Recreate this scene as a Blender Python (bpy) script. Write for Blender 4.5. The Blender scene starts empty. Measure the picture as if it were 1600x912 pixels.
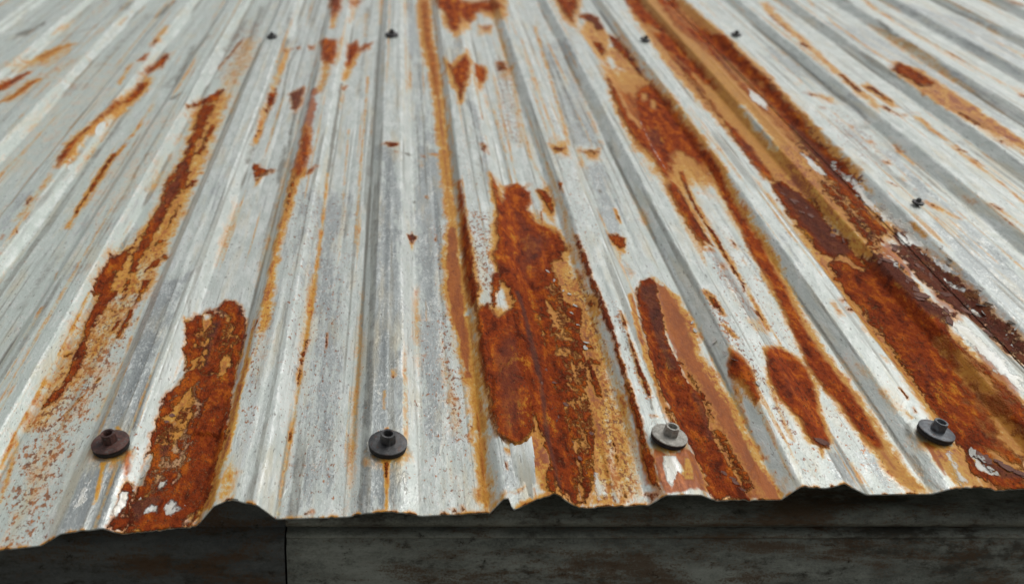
import bpy, bmesh, math, random
import numpy as np
from mathutils import Matrix, Vector

# ------------------------------------------------------------------ camera, sky, sun, exposure
scene=bpy.context.scene
SLOPE_DEG=12.0
CAM_H=0.466545            # camera height above the sheet, metres
CAM_PITCH=0.505718       # angle between the view axis and the sheet
cam_data=bpy.data.cameras.new("camera"); cam=bpy.data.objects.new("camera",cam_data)
scene.collection.objects.link(cam); scene.camera=cam
cam_data.sensor_width=36.0; cam_data.lens=36.0; cam_data.shift_x=(800-625)/1600
cam_data.clip_start=0.02; cam_data.clip_end=500
_sl=math.radians(SLOPE_DEG)
cam.location=(0,-CAM_H*math.sin(_sl),2.35+CAM_H*math.cos(_sl))
cam.rotation_euler=(math.pi/2-(CAM_PITCH-_sl),0,0)
cam_data.dof.use_dof=True; cam_data.dof.focus_distance=0.80; cam_data.dof.aperture_fstop=7.0

world=bpy.data.worlds.new("World"); scene.world=world; world.use_nodes=True
wn=world.node_tree.nodes; wl=world.node_tree.links
bg=wn["Background"]; sky=wn.new("ShaderNodeTexSky"); sky.sky_type='NISHITA'; sky.sun_disc=False
SUN_EL=math.radians(60); SUN_AZ=math.radians(60)      # azimuth clockwise from +Y (up the roof) towards +X
sky.sun_elevation=SUN_EL; sky.sun_rotation=SUN_AZ; sky.dust_density=4.0; sky.air_density=1.0
hs=wn.new("ShaderNodeHueSaturation"); hs.inputs["Saturation"].default_value=0.12   # overcast: the cloud takes the blue out
wl.new(sky.outputs[0],hs.inputs["Color"]); wl.new(hs.outputs[0],bg.inputs[0]); bg.inputs[1].default_value=0.122
sun_d=bpy.data.lights.new("sun",'SUN'); sun_d.energy=0.8; sun_d.angle=math.radians(36); sun_d.color=(1.0,.97,.92)
sun=bpy.data.objects.new("sun",sun_d); scene.collection.objects.link(sun)
_d=Vector((math.sin(SUN_AZ)*math.cos(SUN_EL),math.cos(SUN_AZ)*math.cos(SUN_EL),math.sin(SUN_EL)))
sun.rotation_euler=_d.to_track_quat('Z','Y').to_euler()
scene.view_settings.view_transform='Standard'; scene.view_settings.look='None'
scene.view_settings.exposure=-0.06; scene.view_settings.gamma=1.0; scene.view_settings.use_curve_mapping=False

# ------------------------------------------------------------------ helpers
C=scene.collection
rng=random.Random(4); nrng=np.random.default_rng(11)
def link(name,me,mat,parent=None):
    o=bpy.data.objects.new(name,me); C.objects.link(o)
    if mat: me.materials.append(mat)
    if parent: o.parent=parent
    return o
def tag(o,label=None,cat=None,group=None,kind=None):
    if label: o["label"]=label
    if cat: o["category"]=cat
    if group: o["group"]=group
    if kind: o["kind"]=kind
    return o
class N:
    """small node-graph writer"""
    def __init__(s,name):
        s.m=bpy.data.materials.new(name); s.m.use_nodes=True; s.t=s.m.node_tree
        s.bsdf=s.t.nodes["Principled BSDF"]; s.out=s.t.nodes["Material Output"]
    def new(s,t,**k):
        n=s.t.nodes.new(t)
        for a,b in k.items(): setattr(n,a,b)
        return n
    def put(s,sock,v):
        if isinstance(v,bpy.types.NodeSocket): s.t.links.new(v,sock)
        elif isinstance(v,(tuple,list)) and sock.type=='RGBA' and len(v)==3: sock.default_value=(*v,1)
        else: sock.default_value=v
    def math(s,op,a,b=0.0,c=0.0,clamp=False):
        n=s.new("ShaderNodeMath",operation=op,use_clamp=clamp)
        s.put(n.inputs[0],a); s.put(n.inputs[1],b)
        if len(n.inputs)>2: s.put(n.inputs[2],c)
        return n.outputs[0]
    def add(s,a,b): return s.math('ADD',a,b)
    def mul(s,a,b,clamp=False): return s.math('MULTIPLY',a,b,clamp=clamp)
    def step(s,v,a,b,lo=0.0,hi=1.0):
        n=s.new("ShaderNodeMapRange",interpolation_type='SMOOTHSTEP')
        s.put(n.inputs[0],v); s.put(n.inputs[1],a); s.put(n.inputs[2],b); s.put(n.inputs[3],lo); s.put(n.inputs[4],hi)
        return n.outputs[0]
    def mix(s,f,a,b,blend='MIX'):
        n=s.new("ShaderNodeMix",data_type='RGBA',blend_type=blend,clamp_factor=True)
        s.put(n.inputs[0],f); s.put(n.inputs[6],a); s.put(n.inputs[7],b); return n.outputs[2]
    def coord(s,sc=(1,1,1)):
        if not hasattr(s,'tc'): s.tc=s.new("ShaderNodeTexCoord").outputs["Object"]
        n=s.new("ShaderNodeMapping"); s.put(n.inputs[0],s.tc); n.inputs[3].default_value=sc; return n.outputs[0]
    def noise(s,vec,scale,detail=4,rough=.55,dist=0.0,loc=None):
        n=s.new("ShaderNodeTexNoise"); s.put(n.inputs["Vector"],vec); n.inputs["Scale"].default_value=scale
        n.inputs["Detail"].default_value=detail; n.inputs["Roughness"].default_value=rough; n.inputs["Distortion"].default_value=dist
        return n.outputs[0]
    def voro(s,vec,scale,feature='F1',out=0):
        n=s.new("ShaderNodeTexVoronoi",feature=feature); s.put(n.inputs["Vector"],vec); n.inputs["Scale"].default_value=scale
        return n.outputs[out]
    def attr(s,name):
        n=s.new("ShaderNodeAttribute",attribute_name=name); sp=s.new("ShaderNodeSeparateColor")
        s.t.links.new(n.outputs["Color"],sp.inputs[0]); return sp.outputs[0],sp.outputs[1],sp.outputs[2],n.outputs["Alpha"]
    def bump(s,h,dist,strength=1.0,normal=None):
        n=s.new("ShaderNodeBump"); s.put(n.inputs["Height"],h); n.inputs["Distance"].default_value=dist; n.inputs["Strength"].default_value=strength
        if normal is not None: s.put(n.inputs["Normal"],normal)
        return n.outputs[0]
    def done(s,color,rough,metal=0.0,normal=None,spec=None):
        b=s.bsdf; s.put(b.inputs["Base Color"],color); s.put(b.inputs["Roughness"],rough); s.put(b.inputs["Metallic"],metal)
        if normal is not None: s.put(b.inputs["Normal"],normal)
        if spec is not None: s.put(b.inputs["Specular IOR Level"],spec)
        return s.m

# ------------------------------------------------------------------ materials
def steel_material():
    n=N("weathered_galvanised_steel")
    rust,dark,ochre,pink=n.attr("wear_a"); speck,gray,grime_shade,pale=n.attr("wear_b"); edge,green,lift,smooth=n.attr("wear_c")
    P1=n.coord((1,1,1)); PS=n.coord((1,.35,1)); PL=n.coord((1,.06,1)); PM=n.coord((1,.6,1))
    big=n.noise(PS,22,4,.6); mid=n.noise(PS,95,4,.66,.5); fine=n.noise(PM,420,3,.68); grit=n.noise(P1,1500,2,.6)
    edgeN=n.noise(PM,130,5,.68,.4); streak=n.noise(PL,230,4,.6)
    # bare zinc against chalky white oxide
    gsel=n.add(n.add(n.mul(gray,.46),n.mul(big,.55)),n.add(n.mul(n.add(mid,-.5),.75),n.mul(n.add(streak,-.5),.55)))
    gsel=n.step(n.add(gsel,n.mul(n.add(fine,-.5),.35)),.39,.57)
    white=n.mix(n.step(mid,.35,.7),(.50,.545,.505),(.635,.67,.63))
    white=n.mix(n.mul(green,.8),white,(.50,.565,.51))
    zinc=n.mix(n.step(big,.35,.65),(.28,.305,.30),(.40,.43,.42))
    col=n.mix(gsel,white,zinc)
    col=n.mix(n.step(n.add(fine,n.add(n.mul(n.add(grit,-.5),.6),n.mul(n.add(mid,-.5),.9))),.55,.66,0,.65),col,(.68,.71,.68))     # chalky dots
    col=n.mix(n.step(streak,.54,.72,0,.45),col,(.33,.345,.32))                                   # run-off streaks
    col=n.mix(n.step(n.noise(n.coord((1,.12,1)),70,4,.6),.50,.72,0,.5),col,(.58,.50,.33))      # thin yellow run-off wash
    # rubbed creases, whitened further as a painted highlight on the folds
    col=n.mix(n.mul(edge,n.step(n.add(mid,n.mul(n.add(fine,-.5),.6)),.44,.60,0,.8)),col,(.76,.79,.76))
    # scratches and black pin pricks
    scr=n.noise(n.coord((1,.3,1)),520,2,.5,.0)
    col=n.mix(n.step(scr,.64,.72,0,.65),col,(.15,.14,.12))
    # grime
    gm=n.step(n.add(grime_shade,n.mul(n.add(mid,-.5),.6)),.15,.62)  # dirt, plus rib-base occlusion painted into the same mask
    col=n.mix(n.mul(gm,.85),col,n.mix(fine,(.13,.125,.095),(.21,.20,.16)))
    # ochre run-off stain, from thin yellow to deep orange-brown
    om=n.add(ochre,n.add(n.mul(n.add(mid,-.5),.75),n.mul(n.add(fine,-.5),.45)))
    ot=n.add(n.mul(n.add(mid,-.5),1.1),n.add(n.mul(n.add(fine,-.5),.9),n.mul(n.add(edgeN,-.5),.7)))
    ot=n.add(ot,n.mul(n.add(om,-.7),.5))
    ocol=n.mix(n.step(ot,-.40,-.12),(.63,.52,.26),(.58,.29,.035)); ocol=n.mix(n.step(ot,-.04,.20),ocol,(.47,.150,.010)); ocol=n.mix(n.step(ot,.16,.36),ocol,(.28,.062,.008))
    ocol=n.mix(n.mul(smooth,n.step(om,.6,1.0,0,.65)),ocol,n.mix(n.step(mid,.35,.65),(.47,.185,.010),(.56,.275,.018)))
    col=n.mix(n.step(om,.10,.66,0,.96),col,ocol)
    # smooth pink-brown oxide
    pm=n.step(n.add(pink,n.mul(n.add(mid,-.5),.30)),.30,.72)
    col=n.mix(n.mul(pm,.93),col,n.mix(n.step(n.add(mid,n.mul(n.add(fine,-.5),.7)),.32,.68),(.25,.056,.012),(.39,.110,.018)))
    # specks
    fl=n.noise(n.coord((1,.5,1)),340,3,.62,.0)
    sm=n.step(n.add(n.add(fl,n.mul(n.add(fine,-.5),.35)),n.mul(speck,.22)),.70,.80)
    sm=n.math('MAXIMUM',sm,n.step(n.add(n.noise(P1,520,2,.5),n.mul(speck,.12)),.725,.785))
    sm=n.mul(sm,n.math('LESS_THAN',pale,.5))
    col=n.mix(n.mul(sm,.9),col,n.mix(n.step(edgeN,.4,.6),(.15,.042,.012),(.40,.13,.016)))
    # rust crust
    rn=n.mul(n.add(n.mul(n.add(edgeN,-.5),1.3),n.mul(n.add(fine,-.5),.7)),n.math('SUBTRACT',1.0,n.mul(smooth,.72)))
    rust=n.mul(rust,.93)
    sw=n.mul(smooth,.22)
    rm=n.step(n.add(rust,rn),n.math('SUBTRACT',.40,sw),n.add(.60,sw))
    tone=n.add(n.mul(n.add(mid,-.5),1.5),n.add(n.mul(n.add(edgeN,-.5),.8),n.mul(n.add(fine,-.5),.6)))
    rc=n.mix(n.step(tone,-.30,-.02),(.105,.018,.006),(.275,.044,.008))
    rc=n.mix(n.step(tone,-.02,.24),rc,(.48,.110,.011))
    rc=n.mix(n.step(n.add(tone,n.mul(n.add(big,-.5),1.2)),.24,.46,0,.85),rc,(.55,.225,.025))
    rc=n.mix(n.step(n.add(grit,n.mul(n.add(fine,-.5),.8)),.575,.71,0,n.math('SUBTRACT',.74,n.mul(smooth,.40))),rc,(.055,.016,.009))
    rc=n.mix(n.step(dark,.15,.75,0,.75),rc,n.mix(edgeN,(.055,.022,.018),(.15,.062,.045)))
    halo=n.step(n.add(rust,n.mul(rn,.5)),.06,.46,0,.85); col=n.mix(halo,col,n.mix(n.step(n.add(mid,n.mul(n.add(fine,-.5),.6)),.35,.65),(.40,.120,.012),(.54,.25,.04)))
    rim=n.mul(n.step(n.add(rust,rn),.36,.47),n.math('SUBTRACT',1.0,n.step(n.add(rust,rn),.47,.60)))
    col=n.mix(n.mul(rim,n.math('SUBTRACT',.22,n.mul(smooth,.22))),col,(.14,.05,.02))
    col=n.mix(rm,col,rc)
    # paint and oxide left on top of the rust
    pa=n.step(n.add(pale,n.add(n.mul(n.add(edgeN,-.5),1.1),n.mul(n.add(fine,-.5),.6))),.40,.62)
    col=n.mix(n.mul(pa,.95),col,n.mix(n.step(mid,.3,.7),(.60,.585,.50),(.74,.75,.72)))
    notp=n.math('SUBTRACT',1.0,pa)
    rr=n.mul(rm,notp)
    rough=n.add(.36,n.add(n.mul(rr,.36),n.add(n.mul(fine,.10),n.mul(n.step(om,.3,.8),.05))))
    metal=n.mul(n.mul(n.math('SUBTRACT',1.0,rr),n.math('SUBTRACT',1.0,n.step(om,.16,.8))),n.add(.28,n.mul(gsel,.34)))
    # relief
    crust=n.mul(n.mul(rr,n.math('SUBTRACT',1.0,n.mul(smooth,.7))),n.add(.9,n.add(n.mul(edgeN,1.3),n.add(n.mul(fine,1.5),n.mul(grit,.6)))))
    h=n.add(crust,n.add(n.mul(pa,.3),n.add(n.mul(fine,.30),n.mul(mid,.75))))
    nb=n.bump(h,.0012,1.0)
    spec=n.math('SUBTRACT',.45,n.mul(n.math('MAXIMUM',rr,n.mul(n.math('MAXIMUM',pm,n.step(om,.2,.8)),.8)),.38))
    return n.done(col,rough,metal,nb,spec)
STEEL=steel_material()

def plain(name,c1,c2,scale,rough,metal=0.0,bump=.0003,stretch=(1,1,1),spot=None):
    n=N(name); v=n.coord(stretch); a=n.noise(v,scale,5,.62,.4); f=n.noise(v,scale*7,3,.6)
    col=n.mix(n.step(n.add(a,n.mul(n.add(f,-.5),.5)),.35,.66),c1,c2)
    if spot: col=n.mix(n.step(n.noise(v,scale*1.7,5,.65),.56,.68,0,.85),col,spot)
    return n.done(col,n.add(rough,n.mul(f,.12)),metal,n.bump(n.add(a,n.mul(f,.6)),bump,.8))
M_RUSTY=plain("rusted_brown_screw",(.045,.022,.018),(.12,.05,.038),160,.55,.2,.0004,spot=(.10,.10,.09))
M_DARK=plain("oxidised_dark_screw",(.045,.046,.047),(.10,.10,.10),160,.45,.45,.0003,spot=(.085,.045,.035))
M_ZINC=plain("dull_zinc_screw",(.22,.21,.18),(.40,.385,.34),240,.5,.3,.0004,spot=(.15,.11,.08))
M_BLUE=plain("blue_grey_screw",(.075,.083,.092),(.15,.16,.17),150,.42,.5,.0003,spot=(.09,.06,.05))
M_RUBBER=plain("black_rubber",(.010,.010,.010),(.022,.021,.020),300,.75,0,.0002)
M_FLAKE=plain("peeling_paint_flake",(.40,.38,.33),(.66,.67,.63),260,.6,0,.0004,spot=(.30,.14,.07))
M_BROWNFLAKE=plain("rust_flake",(.13,.055,.042),(.27,.125,.09),260,.8,0,.0005,spot=(.05,.022,.018))
M_GRAIN=plain("rust_grain",(.10,.030,.012),(.30,.11,.03),500,.85,0,.0002)

# ------------------------------------------------------------------ roof geometry and wear map, in roof coordinates
EAVE_S=[-0.40946, -0.25818, -0.23199, -0.22079, -0.19465, -0.18239, -0.13535, -0.12373, -0.11313, -0.09493, -0.08298, -0.0345, -0.02293, 0.0016, 0.01424, 0.06064, 0.06986, 0.07381, 0.07485, 0.08941, 0.09092, 0.10506, 0.12207, 0.17034, 0.18186, 0.20585, 0.21801, 0.26334, 0.27625, 0.29191, 0.30718, 0.32387, 0.36974, 0.38131, 0.40424, 0.41597, 0.43585, 0.90409]
EAVE_T=[0.47226, 0.49717, 0.50247, 0.50588, 0.51133, 0.51208, 0.52008, 0.5275, 0.53459, 0.52942, 0.52824, 0.53078, 0.53211, 0.53211, 0.53142, 0.53399, 0.53684, 0.53684, 0.52525, 0.53358, 0.53553, 0.5421, 0.53917, 0.54245, 0.54481, 0.54481, 0.54708, 0.54841, 0.55138, 0.54935, 0.5541, 0.55311, 0.55446, 0.55503, 0.55708, 0.55786, 0.55923, 0.57888]
# ---- roof geometry (metres, roof frame: s across, t up the slope, z out of the sheet)
SLOPE=math.radians(12.0); Z0=2.35
UN=0.5333
CRE=[('left',-.435,-.414,-.365,-.342,.0062),('left',-.2538,-.232,-.178,-.1556,.0112),
 ('mid',-.0647,-.043,.003,.0267,.0022),('mid',.1137,.131,.197,.2289,.0104),('mid',.3194,.341,.386,.4088,.007),
 ('mid',.4938,.518,.576,.6073,.0088),('mid',.6933,.715,.758,.78,.0035),('mid',.860,.874,.936,.962,.008),
 ('right',.984,1.010,1.050,1.078,.008)]
for k in range(1,16):
    c=1.031+.1875*k; CRE.append(('right',c-.047,c-.022,c+.022,c+.047,.011))
for k in range(1,14):
    c=-.3885-.189*k; CRE.append(('left',c-.047,c-.025,c+.025,c+.047,.011))
RIBS=sorted([(a*UN,b*UN,c*UN,d*UN,h) for _,a,b,c,d,h in CRE])
HIN=.0112
BP=np.array([q for r_ in RIBS for q in r_[:4]]); BV=np.tile([0.,1.,1.,0.],len(RIBS)); RH=np.array([r_[4] for r_ in RIBS])
RC=np.array([(r_[1]+r_[2])/2 for r_ in RIBS]); RMID=np.array([(p[3]+q[0])/2 for p,q in zip(RIBS[:-1],RIBS[1:])])
PC=RMID; PMID=(PC[:-1]+PC[1:])/2
BASE=np.sort(np.array([q for r_ in RIBS for q in (r_[0],r_[3])]))
def near(x,pts):
    i=np.clip(np.searchsorted(pts,x),1,len(pts)-1); return np.minimum(np.abs(x-pts[i-1]),np.abs(x-pts[i]))
def hash2(ix,iy,seed):
    h=(ix.astype(np.int64)*374761393+iy.astype(np.int64)*668265263+seed*1442695041)&0xffffffff
    h=((h^(h>>13))*1274126177)&0xffffffff
    h=((h^(h>>15))*2246822519)&0xffffffff
    return ((h^(h>>16))&0xffffff)/16777215.0
def vnoise(x,y,seed=0):
    ix=np.floor(x);iy=np.floor(y);fx=x-ix;fy=y-iy
    fx=fx*fx*(3-2*fx);fy=fy*fy*(3-2*fy)
    a=hash2(ix,iy,seed);b=hash2(ix+1,iy,seed);c=hash2(ix,iy+1,seed);d=hash2(ix+1,iy+1,seed)
    return (a*(1-fx)+b*fx)*(1-fy)+(c*(1-fx)+d*fx)*fy
def fbm(x,y,seed=0,o=3):
    r=0;w=.5;t=0
    for k in range(o):
        r=r+w*vnoise(x*2**k,y*2**k,seed+k*17);t+=w;w*=.55
    return r/t
def eave(s): return np.interp(s,EAVE_S,EAVE_T)
def zprof(s,t):
    """height of the sheet above the pans, plus distance to the nearest crease"""
    s=np.asarray(s,float);t=np.asarray(t,float)
    te=eave(s); z=np.zeros(np.broadcast(s,t).shape); 
    e=np.exp(-np.maximum(t-te,0)/.16)
    sw=s+(1-.85*e)*.0016*(vnoise(t*7+3,np.floor(s*10),5)-.5)+.0009*(vnoise(t*31,s*20,6)-.5)
    e=np.exp(-np.maximum(t-te,0)/.16)
    m=np.interp(sw,BP,BV); k=np.searchsorted(RMID,sw)
    z=z+m*(HIN+(RH[k]-HIN)*e)
    cd=near(sw,BP)
    q=np.clip(np.searchsorted(PMID,sw),0,len(PC)-1); pc=PC[q]
    z=z-.0009*np.exp(-((sw-pc)/.0022)**2)*np.clip(2.4*vnoise(t*4,0*s+pc*50,31)-.7,0,1)
    pc=RC[k]; z=z+.0008*np.exp(-((sw-pc)/.0025)**2)*np.clip(2.4*vnoise(t*4,0*s+pc*50,32)-.7,0,1)
    z=z+.0007*(1-.8*e)*(fbm(s*95,t*3.2,23,2)-.5)
    z=z+.0009*(1-.6*e)*(fbm(s*14,t*5,21,2)-.5)+.0007*(fbm(s*60,t*22,22,2)-.5)
    return z,cd

R3=Matrix.Rotation(SLOPE,4,'X'); ROOF=Matrix.Translation((0,0,Z0))@R3
def roof_to_world(s,t,z): return ROOF@Vector((s,t,z))

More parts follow.
